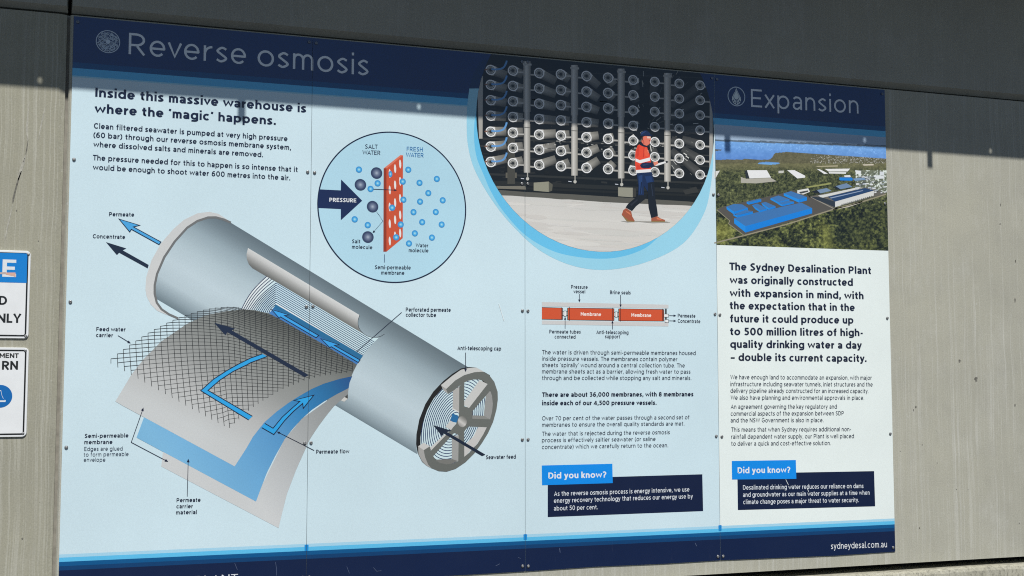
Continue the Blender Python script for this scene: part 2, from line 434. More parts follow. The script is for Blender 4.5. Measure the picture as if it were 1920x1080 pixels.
def glyph(ch, w, wy):
    """(strokes, width); a stroke is (centre line, closed)"""
    h, v = w / 2, wy / 2; S = []
    def L(*p): S.append((list(p), False))
    def O(p): S.append((p[:-1] if p[0] == p[-1] or abs(p[0][0] - p[-1][0]) + abs(p[0][1] - p[-1][1]) < 1e-6 else p, True))
    def bowl(x0, x1, y0, y1): O(_arc((x0 + x1) / 2, (y0 + y1) / 2, (x1 - x0) / 2 - h, (y1 - y0) / 2 - v, 0, 360, 20))
    def arch(x0, x1, top, foot=0):
        r = (x1 - x0) / 2 - h; ry = min(.30, r * 1.05); cy = top - v - ry
        L(*([(x0 + h, cy - .05)] + _arc((x0 + x1) / 2, cy, r, ry, 180, 0, 10) + [(x1 - h, foot)]))
    b = w - .12
    if ch == 'o': W = .78 + b * .5; bowl(0, W, -.015, XH + .015)
    elif ch == 'c': W = .66 + b * .4; S.append((_arc(W * .56, XH / 2, W * .56 - h, XH / 2 + .015 - v, 48, 312, 14), False))
    elif ch == 'e':
        W = .73 + b * .5; rx, ry = W / 2 - h, XH / 2 + .015 - v
        L((h * 1.2, XH * .5 - v * .1), (W - h * .6, XH * .5 - v * .1)); S.append((_arc(W / 2, XH / 2, rx, ry, -6, 318, 18), False))
    elif ch == 'a':
        W = .60 + b * .5
        L(*([(W - h, 0), (W - h, XH * .60)] + _arc(W * .5, XH * .62, W * .5 - h, XH * .38 + .012 - v, 0, 90, 6) + [(W * .32, XH - v * .7), (.065, XH * .855 - v * .4)]))
        L(*([(W - h, XH * .60 - v), (W * .45, XH * .60 - v)] + _arc(W * .42, XH * .3 - .004, W * .42 - h, XH * .3 + .008 - v, 95, 270, 8) + [(W * .52, v - .012), (W - h * 1.2, XH * .24)]))
    elif ch == 's':
        W = .53 + b * .5; L(*_spl([(W - .05, XH * .84), (W * .52, XH + .012 - v), (h + .005, XH * .73), (W * .46, XH * .515), (W - h, XH * .26), (W * .47, v - .012), (.03, XH * .17)], 5))
    elif ch in 'nhmr':
        L((h, 0), (h, ASC if ch == 'h' else XH))
        if ch in 'nh': W = .64 + b * .5; arch(0, W, XH + .012)
        elif ch == 'm': m = .545 + b * .5; W = m * 2 - w; arch(0, m, XH + .012); arch(m - w, W, XH + .012)
        else: W = .40 + b * .3; L(*([(h, XH * .42)] + _arc(W + .02, XH - v - .34, W + .02 - h, .34, 178, 92, 6)))
    elif ch == 'u': 
        W = .64 + b * .5; r = W / 2 - h; ry = min(.30, r * 1.05); L((W - h, 0), (W - h, XH)); L(*([(h, XH)] + _arc(W / 2, v + ry - .012, r, ry, 180, 360, 10) + [(W - h, v + ry + .05)]))
    elif ch in 'bdpqg':
        W = .76 + b * .5; left = ch in 'bp'; bowl(0, W, -.015, XH + .015); x = h if left else W - h
        if ch in 'bd': L((x, 0), (x, ASC))
        elif ch in 'pq': L((x, DESC), (x, XH))
        else: L(*([(x, XH), (x, -.02)] + _arc(W * .5, -.03, W * .5 - h, -DESC - .03 - v, 0, -95, 7) + [(.09, DESC + .105)]))
    elif ch in 'il': W = w; L((h, 0), (h, XH if ch == 'i' else ASC)); ch == 'i' and L((h, .90), (h, .90 + max(wy, .14)))
    elif ch == 'j': W = w + .06; L((W - h, XH), (W - h, -.10), (W - h - .05, DESC + v + .02), (-.04, DESC + v)); L((W - h, .90), (W - h, .90 + max(wy, .14)))
    elif ch == 't': W = .42 + b * .4; x = .10 + h; L(*([(x, XH + .20), (x, .18)] + _arc(x + .17, .19, .17, .19 - v, 180, 285, 6))); L((0, XH - v), (W - .01, XH - v))
    elif ch == 'f': W = .42 + b * .4; x = .11 + h; L(*([(x, 0), (x, ASC - .18)] + _arc(x + .17, ASC - .19, .17, .19 - v, 180, 78, 6))); L((0, XH - v), (W - .01, XH - v))
    elif ch == 'v': W = .68 + b * .6; L((h * .95, XH - h * .3), (W / 2, h * 1.15), (W - h * .95, XH - h * .3))
    elif ch == 'w': W = 1.04 + b; L((h * .9, XH - h * .3), (W * .27, h * 1.15), (W / 2, XH - h * 1.2), (W * .73, h * 1.15), (W - h * .9, XH - h * .3))
    elif ch == 'x': W = .66 + b * .6; L((h * .95, XH), (W - h * .95, 0)); L((h * .95, 0), (W - h * .95, XH))
    elif ch == 'y': W = .68 + b * .6; L((W - h * .95, XH), (W * .44, -.02), (W * .35, DESC * .62), (W * .26, DESC + v + .005), (.06, DESC + v + .03)); L((h * .95, XH), (W * .5, .07))
    elif ch == 'z': W = .57 + b * .4; L((.02, XH - v), (W - h * .8, XH - v), (h * .8, v), (W, v))
    elif ch == 'k': W = .62 + b * .6; L((h, 0), (h, ASC)); L((W - h * 1.2, XH), (w * .8, XH * .32)); L((W * .40, XH * .50), (W - h * .9, 0))
    elif ch == 'R': W = .76 + b * .5; L((h, 0), (h, 1)); L(*([(h, 1 - v), (W * .45, 1 - v)] + _arc(W * .46, .70 - v * .1, W * .52 - h, .30 - v * .9, 90, -90, 9) + [(h, .40 + v * .8)])); L((W * .50, .40), (W - h * .8, 0))
    elif ch == 'P': W = .74 + b * .5; L((h, 0), (h, 1)); L(*([(h, 1 - v), (W * .45, 1 - v)] + _arc(W * .46, .67, W * .54 - h, .33 - v, 90, -90, 9) + [(h, .34 + v)]))
    elif ch == 'B': W = .74 + b * .5; L((h, 0), (h, 1)); L(*([(h, 1 - v), (W * .45, 1 - v)] + _arc(W * .45, .74, W * .50 - h, .26 - v, 90, -90, 9) + [(h, .50)])); L(*([(W * .4, .50)] + _arc(W * .46, .25 + v * .5, W * .54 - h, .25 - v * .5, 90, -90, 9) + [(h, v)]))
    elif ch == 'E': W = .68 + b * .4; L((W, 1 - v), (h, 1 - v), (h, v), (W + .01, v)); L((h, .505), (W * .91, .505))
    elif ch == 'F': W = .64 + b * .4; L((W, 1 - v), (h, 1 - v), (h, 0)); L((h, .49), (W * .92, .49))
    elif ch == 'L': W = .58 + b * .4; L((h, 1), (h, v), (W, v))
    elif ch == 'I': W = w; L((h, 0), (h, 1))
    elif ch == 'T': W = .74 + b * .4; L((0, 1 - v), (W, 1 - v)); L((W / 2, 1 - v), (W / 2, 0))
    elif ch == 'H': W = .80 + b * .4; L((h, 0), (h, 1)); L((W - h, 0), (W - h, 1)); L((h, .505), (W - h, .505))
    elif ch == 'N': W = .82 + b * .5; L((h, 0), (h, 1)); L((W - h, 0), (W - h, 1)); L((h * 1.05, 1 - h * .7), (W - h * 1.05, h * .7))
    elif ch == 'M': W = .94 + b * .6; L((h, 0), (h, 1)); L((W - h, 0), (W - h, 1)); L((h * 1.05, 1 - h * .6), (W / 2, .32), (W - h * 1.05, 1 - h * .6))
    elif ch == 'A': W = .92 + b * .6; L((h * .95, h * .2), (W / 2, 1 - h * 1.15), (W - h * .95, h * .2)); L((W * .22, .28), (W * .78, .28))
    elif ch == 'V': W = .88 + b * .6; L((h * .95, 1 - h * .2), (W / 2, h * 1.15), (W - h * .95, 1 - h * .2))
    elif ch == 'W': W = 1.30 + b; L((h * .9, 1 - h * .2), (W * .27, h * 1.15), (W / 2, 1 - h * 1.2), (W * .73, h * 1.15), (W - h * .9, 1 - h * .2))
    elif ch == 'Y': W = .84 + b * .6; L((h * .95, 1), (W / 2, .42), (W - h * .95, 1)); L((W / 2, .46), (W / 2, 0))
    elif ch == 'D': W = .84 + b * .5; L(*([(h, v), (h, 1 - v), (W * .40, 1 - v)] + _arc(W * .42, .5, W * .58 - h, .5 - v, 90, -90, 12) + [(h, v)]))
    elif ch == 'C': W = .84 + b * .4; S.append((_arc(W * .56, .5, W * .56 - h, .515 - v, 46, 314, 16), False))
    elif ch == 'G': W = .90 + b * .4; L(*(_arc(W * .53, .5, W * .53 - h, .515 - v, 48, 325, 16) + [(W - h, .46), (W * .56, .46)]))
    elif ch == 'O': W = 1.0 + b * .5; bowl(0, W, -.015, 1.015)
    elif ch == 'U': W = .78 + b * .5; L(*([(h, 1), (h, .36)] + _arc(W / 2, .36, W / 2 - h, .372 - v, 180, 360, 12) + [(W - h, 1)]))
    elif ch == 'S': W = .66 + b * .5; L(*_spl([(W - .07, .86), (W * .52, 1.012 - v), (h + .01, .735), (W * .47, .52), (W - h, .265), (W * .47, v - .012), (.03, .15)], 6))
    elif ch == '0': W = .76 + b * .5; bowl(0, W, -.015, 1.015)
    elif ch == '6': W = .70 + b * .5; bowl(0, W, -.015, .64); L(*_spl([(h, .34), (h + .05, .62), (W * .45, .88), (W * .86, 1.0 - v)], 5))
    elif ch == '3': W = .64 + b * .5; L((.06, 1 - v), (W - h * 1.6, 1 - v), (W * .44, .58)); L(*([(W * .40, .585)] + _arc(W * .46, .295, W * .54 - h, .31 - v, 82, -140, 12)))
    elif ch == '4': W = .74 + b * .5; L((W * .72, 0), (W * .72, 1 - v)); L((W * .72 - h * .2, 1 - v * .7), (.06, .25), (W, .25))
    elif ch == '5': W = .64 + b * .5; L((W * .92, 1 - v), (.10 + h, 1 - v), (.07 + h, .56)); L(*(_arc(W * .45, .325, W * .55 - h, .335 - v, 120, -140, 12)))
    elif ch == '7': W = .62 + b * .4; L((0, 1 - v), (W - h * .8, 1 - v), (W * .32, 0))
    elif ch == '8': W = .68 + b * .5; bowl(.04, W - .04, .50 - v, 1.015); bowl(0, W, -.015, .50 + v)
    elif ch == '.': W = w * 1.1; L((W / 2, 0), (W / 2, wy * 1.15))
    elif ch == ',': W = w * 1.1; L((W * .62, wy * 1.15), (W * .5, 0), (W * .3, -.14))
    elif ch in '‘’': W = w * 1.1; L((W * .62, 1.0), (W * .42, .78)) if ch == '’' else L((W * .62, 1.0), (W * .40, .78))
    elif ch == '-': W = .36 + b * .2; L((.03, .37), (W - .03, .37))
    elif ch == '–': W = .58; L((0, .37), (W, .37))
    elif ch == '(': W = .24 + h; L(*_arc(.60 + h, .42, .60, .66, 125, 235, 8)); 
    elif ch == ')': W = .24 + h; L(*_arc(-.36, .42, .60, .66, 55, -55, 8))
    elif ch == '?': W = .58 + b * .5; L(*_spl([(.04, .84), (W * .48, 1.012 - v), (W - h, .73), (W * .62, .48), (W * .44, .36), (W * .43, .26)], 5)); L((W * .43, 0), (W * .43, wy * 1.15))
    else: W = .3
    return S, W
# weight: (stem, thin-stroke ratio)
WEIGHTS = {'light': (.112, .95), 'book': (.125, .92), 'medium': (.155, .88), 'semi': (.185, .84), 'bold': (.232, .79)}
def layout(body, weight, track=.0):
    """strips of the pen for one line: [(left points, right points, closed, level)], total width"""
    w, q = WEIGHTS[weight]; wy = w * q; x = 0; out = []
    sb = .105 - (w - .12) * .25 + track
    kern = {('T', 'h'): -.04, ('W', 'e'): -.08, ('r', ','): -.06, ('y', '.'): -.06, ('f', 'o'): -.03, ('P', 'l'): 0, ('W', 'A'): -.10, ('A', 'T'): -.10, ('L', 'T'): -.10, ('r', 'a'): -.03, ('r', 'o'): -.03, ('v', 'e'): -.05, ('e', 'v'): -.04, ('r', 'e'): -.02, ('w', 'a'): -.03}
    for i, ch in enumerate(body):
        if ch == ' ': x += .41 + track; continue
        S, W = glyph(ch, w, wy)
        tight = -.055 if ch in 'vwyxkAVWYT' else (-.02 if ch in 'ocedqgsOCG' else 0)
        x += sb + tight + (kern.get((body[i - 1], ch), 0) if i else 0)
        for lv, (P, closed) in enumerate(S):
            P = [Vector((px, py / q)) for px, py in P]; n = len(P); Ls, Rs = [], []
            for k in range(n):
                if closed: a, c = P[k - 1], P[(k + 1) % n]
                else: a, c = P[max(k - 1, 0)], P[min(k + 1, n - 1)]
                d1, d2 = P[k] - a, c - P[k]
                if d1.length < 1e-6: d1 = d2
                if d2.length < 1e-6: d2 = d1
                d1, d2 = d1.normalized(), d2.normalized(); t = d1 + d2
                t = t.normalized() if t.length > 1e-3 else d1
                nn = Vector((-t.y, t.x)); m = min(1 / max(.2, nn.dot(Vector((-d1.y, d1.x)))), 1.5)
                for lst, s in ((Ls, 1), (Rs, -1)):
                    o = P[k] + nn * (w / 2 * m * s); lst.append((x + o.x, o.y * q))
            out.append((Ls, Rs, closed, lv))
        x += W + sb + tight
    return out, x
def text(item, body, p0, p1, cap, col, weight='book', res=None):
    """one line of lettering from p0 to p1 on its baseline; cap is the capital height in tracing units"""
    strips, _ = layout(body, weight)
    a, b = bd(*p0), bd(*p1); m = ((p0[0] + p1[0]) / 2, (p0[1] + p1[1]) / 2)
    sy = bd(m[0], m[1] - cap)[1] - bd(*m)[1]
    xs_ = [p[0] for s in strips for p in s[0] + s[1]]; x0, x1 = min(xs_), max(xs_)
    sx = (b[0] - a[0]) / (x1 - x0); slope = (b[1] - a[1]) / (b[0] - a[0]); c = lin(col)
    base = FRONT + item.layer * 0.00016 + item.sub * SUB
    for Ls, Rs, closed, lv in strips:
        n0 = len(item.v); n = len(Ls)
        for k in range(n):
            for vx, vy in (Ls[k], Rs[k]):
                X = a[0] + (vx - x0) * sx; item.v.append((X, -(base + lv * SUB), a[1] + slope * (X - a[0]) + vy * sy - ZB)); item.c.append(c)
        for k in range(n if closed else n - 1):
            j = (k + 1) % n; item.f.append([n0 + 2 * k, n0 + 2 * k + 1, n0 + 2 * j + 1, n0 + 2 * j])
def texts(name, lines, cap, col, weight, layer=9, parent=None, label=None):
    if name == 'lead_sentence':
        for ln in lines:
            it = Item('lead_line', layer); text(it, *ln, cap, col, weight); it.build()
        return
    it = Item(name, layer, parent, label)
    for body, p0, p1 in lines: text(it, body, p0, p1, cap, col, weight)
    it.build(); return it

NAVY = (18, 50, 106); INKN = (16, 26, 56); GREY = (58, 66, 82); WHITE = (235, 238, 240)  # NAVY is the header ink, lightened with sky reflection to counter the shade there
TEAL = (0, 78, 132); SKYB = (88, 184, 232); PALEB = (160, 212, 238); BOARD = (210, 232, 240)
DYK = (0, 138, 230); ORANGE = (208, 84, 46)

# --- the sheets themselves: slightly bowed lower edges, folded dark core
LOWER = [(0, .0), (.5, .002), (1.0, .0), (1.5, -.002), (2.0, .0), (2.35, .0045), (2.7, .001), (3.0, .003), (3.3, .0), (3.65, -.004), (4.0, .0)]
for i in range(4):
    a, b = SEAMS[i] + (GAP if i else 0), SEAMS[i + 1] - (GAP if i < 3 else 0); off = SEAMS[i] + 0.5
    low = [(min(max(x, a), b), z) for x, z in LOWER if SEAMS[i] <= x <= SEAMS[i + 1]]
    pts = low + [(b, BH), (a, BH)]
    bm = bmesh.new()
    fr = [bm.verts.new((x - off, -FRONT, z)) for x, z in pts]; bk = [bm.verts.new((x - off, -0.001, z)) for x, z in pts]
    bm.faces.new(fr); bm.faces.new(bk[::-1])
    for k in range(len(pts)):
        j = (k + 1) % len(pts); bm.faces.new((fr[k], bk[k], bk[j], fr[j]))
    bmesh.ops.recalc_face_normals(bm, faces=bm.faces)
    lay = bm.verts.layers.float_color.new('Col')
    c = lin(BOARD if i < 3 else (236, 245, 242))
    for v in bm.verts: v[lay] = (*c, 1)
    mesh_obj('sheet', bm, INK, SHEETS[i])
    if i < 3: mesh_obj('seam_shade_strip', box_bm(.494, .506, -.0008, -.0002, .004, BH - .002), DARK, SHEETS[i])  # added dark strip, stands in for the shade inside the seam gap

# --- colour bands along the top and the foot
it = Item('header_band', 1)
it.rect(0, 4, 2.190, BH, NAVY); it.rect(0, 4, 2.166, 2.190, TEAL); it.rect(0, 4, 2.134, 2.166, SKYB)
it.rect(0, 4, 2.128, 2.134, PALEB); it.build()
it = Item('footer_band', 1)
def strip(z0, z1, col, dz=0.004):
    P = [(x, z) for x, z in LOWER]
    for (xa, za), (xb, zb) in zip(P, P[1:]):
        it.poly_m([(xa, z0 + ZB + (za if z0 < .01 else 0)), (xb, z0 + ZB + (zb if z0 < .01 else 0)), (xb, z1 + ZB), (xa, z1 + ZB)], col)
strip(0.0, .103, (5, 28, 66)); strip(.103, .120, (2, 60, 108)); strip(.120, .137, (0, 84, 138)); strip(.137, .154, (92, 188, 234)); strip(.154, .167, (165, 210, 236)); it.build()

# ------------------------------------------------------------------ sheet one and two: heading and text
it = Item('heading_word', 9); text(it, 'Reverse', (241, 101.5), (461, 120.9), 39.5, (240, 246, 250), 'light'); it.build()
it = Item('heading_word', 9); text(it, 'osmosis', (482.5, 123), (691, 142), 39.5, (240, 246, 250), 'light'); it.build()
it = Item('membrane_symbol', 9)
c = bd(202.5, 78.3); r = (bd(225.3, 80)[0] - bd(179.7, 77)[0]) / 2
it.ringm(c, r * .93, r, (205, 218, 230)); it.disc(c, r * .2, [(1, (205, 218, 230))])
rr = random.Random(4)
for k in range(330):
    q = r * math.sqrt(rr.uniform(.07, .74)); a = rr.uniform(0, 6.283); t = rr.uniform(0, 3.14); l = r * rr.uniform(.05, .1); w = r * .022
    x, z = c[0] + q * math.cos(a), c[1] + q * math.sin(a); dx, dz = math.cos(t), math.sin(t)
    it.sub = k % 8
    it.poly_m([(x - dx * l - dz * w, z - dz * l + dx * w), (x + dx * l - dz * w, z + dz * l + dx * w), (x + dx * l + dz * w, z + dz * l - dx * w), (x - dx * l + dz * w, z - dz * l - dx * w)], (190, 205, 220))
it.build()
texts('lead_sentence', [('Inside this massive warehouse is', (178.5, 181), (574, 211)), ('where the ‘magic’ happens.', (177, 211), (517, 234))], 16.2, INKN, 'bold')
texts('paragraph', [('Clean filtered seawater is pumped at very high pressure', (176, 240.5), (539, 264.5)), ('(60 bar) through our reverse osmosis membrane system,', (175, 257.5), (545.5, 281)),
                    ('where dissolved salts and minerals are removed.', (175, 275), (493, 294.5))], 9.6, INKN, 'semi')
texts('paragraph', [('The pressure needed for this to happen is so intense that it', (174, 300), (558, 322.5)), ('would be enough to shoot water 600 metres into the air.', (174, 318), (544, 338))], 9.6, INKN, 'semi')

# --- round pressure diagram
MC = (1.3712, 1.6453 + ZB); MR = 0.3428
it = Item('pressure_diagram', 3, label='round pale blue diagram of salt and fresh water either side of an orange membrane')
it.disc(MC, MR, [(1, (178, 216, 238))], n=120); it.lift(); it.ringm(MC, MR - .006, MR, INKN, 120); it.build()
D = 'pressure_diagram'
R6 = lambda *p: Z(480, 270, 4, p)
it = Item('pressure_arrow', 6, D)
lf = [(1.3712 - math.sqrt((MR - .003) ** 2 - (z - 1.6453) ** 2), z + ZB) for z in np.linspace(bd(597, 390)[1] - ZB, bd(597.5, 355)[1] - ZB, 8)]
it.poly_m(lf + [bd(*p) for p in [(639, 357), (639.5, 336.5), (679, 376.3), (639, 413), (639, 392)]], (17, 34, 78)); it.lift()
text(it, 'PRESSURE', (617.5, 378.2), (668, 379.6), 7.4, WHITE, 'bold'); it.build()
it = Item('membrane_plate', 5, D, 'orange perforated membrane plate')
it.poly(R6((957, 183), (978, 183), (978, 808), (955, 808)), (150, 52, 24)); it.poly(R6((978, 185), (1102, 85), (1100, 706), (978, 808)), (206, 82, 46))
it.poly(R6((957, 183), (1083, 83), (1102, 85), (978, 185)), (222, 120, 92)); it.lift()
for hx, ys in ((1003, (222, 345, 473, 598, 728)), (1043, (185, 307, 440, 568, 690)), (1081, (150, 280, 408, 532, 668))):
    for hy in ys:
        it.poly(R6(*[(hx + 8 * math.cos(a) + 1.5 * math.sin(a), hy + 33 * math.sin(a)) for a in np.linspace(0, 6.283, 17)[:-1]]), (238, 232, 230))
it.build()
for sx, sy in ((904, 218), (783, 306), (874, 470), (839, 698)):
    it = Item('salt_molecule', 7, D); it.disc(bd(*R6((sx, sy))[0]), .0262, [(0, (172, 182, 196)), (.35, (112, 124, 148)), (.75, (58, 70, 102)), (1, (40, 52, 84))]); it.build()
for sx, sy in ((772, 192), (912, 295), (859, 337), (740, 565), (838, 608), (1142, 193), (1100, 282), (1226, 291), (1356, 262), (1292, 368), (1400, 422), (1230, 432), (1105, 418), (1181, 511),
               (1348, 510), (1246, 586), (1392, 604), (1021, 478), (1085, 604), (1191, 670), (1319, 702), (1051, 700), (1147, 746), (1008, 226)):
    it = Item('water_molecule', 7, D); c = bd(*R6((sx, sy))[0])
    it.disc(c, .0143 if sx != 1008 else .009, [(0, (196, 230, 248)), (.25, (136, 204, 242)), (.55, (72, 168, 226)), (1, (44, 134, 200))], n=20, rz=.0143); it.build()
it = Item('path_arrow', 8, D); it.arrow(R6((880, 339), (1057, 347)), 1.2, 5, INKN); it.build()
it = Item('path_arrow', 8, D)
P = [Vector(p) for p in R6((905, 508), (952, 578), (884, 657))]
for a, b in zip(P, P[1:]):
    n = int((b - a).length / 2.6)
    for k in range(n): it.stroke([a + (b - a) * (k / n), a + (b - a) * ((k + .55) / n)], 1.0, INKN)
it.poly(R6((874, 667), (880, 648), (895, 660)), INKN); it.build(); it = Item('leader_line', 8, D); it.stroke([(720.7, 477), (720.7, 492)], 1.1, (50, 70, 110)); it.build()
for lines, cap, col, w in (([('SALT', (684.5, 278.6), (708, 279.2)), ('WATER', (679.5, 289.6), (713, 290.6))], 8, (28, 42, 72), 'medium'), ([('FRESH', (762.5, 283), (792.7, 284.3)), ('WATER', (761, 294), (794, 295.2))], 8, (36, 116, 178), 'medium'),
        ([('Salt', (660, 455.8), (675.5, 456.2)), ('molecule', (659.8, 466), (698, 467.2))], 7, INKN, 'semi'), ([('Water', (779.3, 463.2), (803, 463.8)), ('molecule', (766.3, 472.6), (803.2, 473.2))], 7, INKN, 'semi'),
        ([('Semi-permeable', (702.7, 504.5), (770, 505.3)), ('membrane', (714.7, 514.6), (758, 515.2))], 7.2, INKN, 'semi')):
    texts('caption', lines, cap, col, w, 8, D)

# ------------------------------------------------------------------ the membrane cylinder (printed artwork, crosses the first seam)
Z1 = lambda *p: Z(440, 440, 6, p)
Z2 = lambda *p: Z(440, 560, 6, p)
Z3 = lambda *p: Z(760, 670, 4.8, p)
Z4 = lambda *p: Z(400, 680, 6.75, p)
Z5 = lambda *p: Z(200, 760, 4.5, p)
R5 = lambda *p: Z(0, 270, 4, p)
Q1 = lambda *p: Z(0, 540, 4, p)
AX = Vector((0.854, 0.520)).normalized(); NX = (-AX.y, AX.x)
sv = lambda p: p[0] * NX[0] + p[1] * NX[1]
C = 'membrane_cylinder'
LA = [(425, 412), (404, 407), (390, 408), (370, 414.5), (351, 426.5), (328, 451.5), (308, 481.5), (294, 513), (289.5, 535), (289.5, 551), (293.5, 567.5), (302, 580.5), (316, 590), (334, 597), (352, 607.5)]
RA = Z3((575, 87), (500, 100), (420, 150), (340, 215), (250, 310), (180, 420), (125, 560), (100, 690), (97, 780), (106, 870))
def by_s(arc, s):
    S = [sv(p) for p in arc]
    for i in range(len(arc) - 1):
        lo, hi = min(S[i], S[i + 1]), max(S[i], S[i + 1])
        if lo <= s <= hi and hi > lo:
            t = (s - S[i]) / (S[i + 1] - S[i]); return (arc[i][0] + (arc[i + 1][0] - arc[i][0]) * t, arc[i][1] + (arc[i + 1][1] - arc[i][1]) * t)
    return arc[0] if abs(s - S[0]) < abs(s - S[-1]) else arc[-1]
SH = [(0, (98, 112, 120)), (.10, (116, 131, 139)), (.24, (152, 169, 177)), (.42, (178, 195, 202)), (.62, (192, 208, 215)), (.80, (182, 198, 205)), (.92, (142, 158, 166)), (1, (108, 124, 132))]
it = Item(C, 3, label='big grey membrane cylinder drawn sloping down across two sheets', key=C)
s0, s1 = 131.6, 326.0
K = 40; prev = None
for k in range(K + 1):
    s = s0 + (s1 - s0) * k / K; a, b = by_s(LA, min(s, max(map(sv, LA)))), by_s(RA, min(s, max(map(sv, RA)) - .01)); col = ramp(SH, k / K)
    if prev: it.poly([prev[0], prev[1], b, a], [prev[2], prev[2], col, col])
    prev = (a, b, col)
it.build()
it = Item('end_ring', 4, C)
outer = [(433, 416), (425, 411), (410, 401), (392.5, 397), (370, 400), (345, 412), (325, 429.5), (302, 456), (284, 488), (274, 520), (272.6, 542), (275, 556), (282.5, 570.5), (295, 582.8), (312, 590), (328, 594)]
inner = [(336, 599), (316, 590.5), (301, 581), (292, 568), (288, 551), (288, 535), (292.5, 513), (306, 481.5), (326, 451.5), (350, 425.5), (370, 413), (390, 406.3), (404, 406), (420, 411)]
it.grad(outer + inner, (.5, 1), [(560, (203, 204, 203)), (640, (210, 211, 210)), (760, (194, 195, 194)), (830, (150, 150, 148))]); it.lift()
it.stroke([(433, 417.5), (420, 411.8), (405, 407.6), (390, 407.8), (370, 414.5), (351, 427), (328, 452.5), (308, 482.5), (294.5, 513.5), (290, 535), (290, 551), (294, 567.5), (303, 580), (317, 589.5), (334, 597)], 4.2, (112, 113, 113)); it.build()
for pts, fill in ((R5((893, 563), (1047, 610), (1000, 622), (1207, 735), (1193, 755), (985, 640), (973, 660)), (74, 164, 222)), (R5((795, 736), (948, 783), (920, 797), (1115, 907), (1108, 933), (893, 815), (877, 833)), (20, 34, 58))):
    it = Item('flow_arrow', 5, C); it.poly(pts, fill); it.lift()
    if fill[2] > 100: it.stroke(pts, 1.6, INKN, True)
    it.build()

# cut-away shell: the grey inside of the shell, the wound layers, the blue collector tube
it = Item('cutaway_edge', 5, C)
it.grad(Z1((150, 150), (1405, 905), (1388, 955), (1385, 1000), (1392, 1045), (1412, 1085), (1440, 1112), (460, 530), (200, 378), (160, 335), (137, 275), (133, 220)), NX,
        [(sv(Z1((800, 542))[0]), (212, 213, 211)), (sv(Z1((800, 600))[0]), (194, 194, 192)), (sv(Z1((800, 730))[0]), (108, 108, 105))]); it.lift()
it.stroke(Z2((1405, 185), (1388, 240), (1387, 285), (1396, 325), (1420, 365), (1450, 395), (1490, 420), (1540, 436), (1600, 436), (1650, 420), (1685, 398)), 1.0, (70, 76, 82)); it.build()
CUT = Z2((1685, 400), (1600, 455), (1530, 530), (1470, 600), (1440, 640), (1410, 690), (1375, 740))
it = Item('wound_layers', 5, C)
it.grad(Z1((360, 470), (460, 530), (1440, 1112)) + Z2((1490, 420), (1540, 436), (1620, 440)) + CUT[2:5] + Z1((465, 790), (385, 888), (250, 858), (75, 842), (120, 752), (180, 655), (250, 565)), AX,
        [(sv((0, 0)) + 640, (236, 243, 248)), (700, (222, 236, 246)), (720, (196, 222, 242)), (900, (204, 228, 245))], 10); it.lift()
def cut_at(p):
    """where the line through p along the axis meets the shell's cut edge"""
    best = None
    sp = sv(p)
    q = by_s(CUT, sp); return q
flap_dir = Vector((910, 535)).normalized()
for i in range(15):
    bp_ = Z1((75 + i * 22, 843 + i * 22 / 310 * 45))[0]
    tp = Z1((360 + i * 27, 470 + i * 16.5))[0] if i < 4 else Z1((465, 545 + (i - 4) * 24))[0]
    a = Vector(bp_); b = Vector(tp); arc = []
    for t in np.linspace(0, 1, 9):
        m = a.lerp(b, t); bul = math.sin(math.pi * t) * (5.2 - i * .17)
        arc.append((m.x - .86 * bul, m.y - .42 * bul))
    it.stroke(arc, 1.5, (28, 42, 84))
    if i >= 4:
        d = Vector((.8577, .5142)); S = [sv(p) for p in CUT]
        e = None
        for t in np.arange(10, 260, 1.0):
            q = b + d * t
            lim = by_s(CUT, sv(q))
            if q.x >= lim[0]: e = lim; break
        if e: it.stroke([tuple(b), tuple(e)], 1.25, (40, 60, 105))
it.lift(); it.stroke(Z1((465, 776)) + [by_s(CUT, sv(Z1((1000, 1095))[0]))], 2.4, (226, 238, 246)); it.build()
it = Item('collector_tube', 6, C)
it.grad(Z1((465, 785),) + Z2((1445, 640), (1410, 690), (1375, 742)) + Z2((960, 490), (480, 215), (388, 165)) + Z1((420, 845),), NX,
        [(sv(Z2((900, 325))[0]), (36, 108, 152)), (sv(Z2((900, 385))[0]), (34, 104, 152)), (sv(Z2((900, 400))[0]), (58, 116, 180)), (sv(Z2((900, 460))[0]), (66, 124, 188))], 8); it.build()
for pts in (Z2((415, 122), (610, 182), (560, 190), (945, 415), (915, 440), (515, 205), (500, 220)), Z2((970, 450), (1175, 517), (1120, 525), (1410, 690), (1390, 718), (1085, 540), (1070, 552))):
    it = Item('tube_arrow', 7, C); it.poly(pts, (56, 160, 228)); it.lift(); it.stroke(pts, 1.6, INKN, True); it.build()

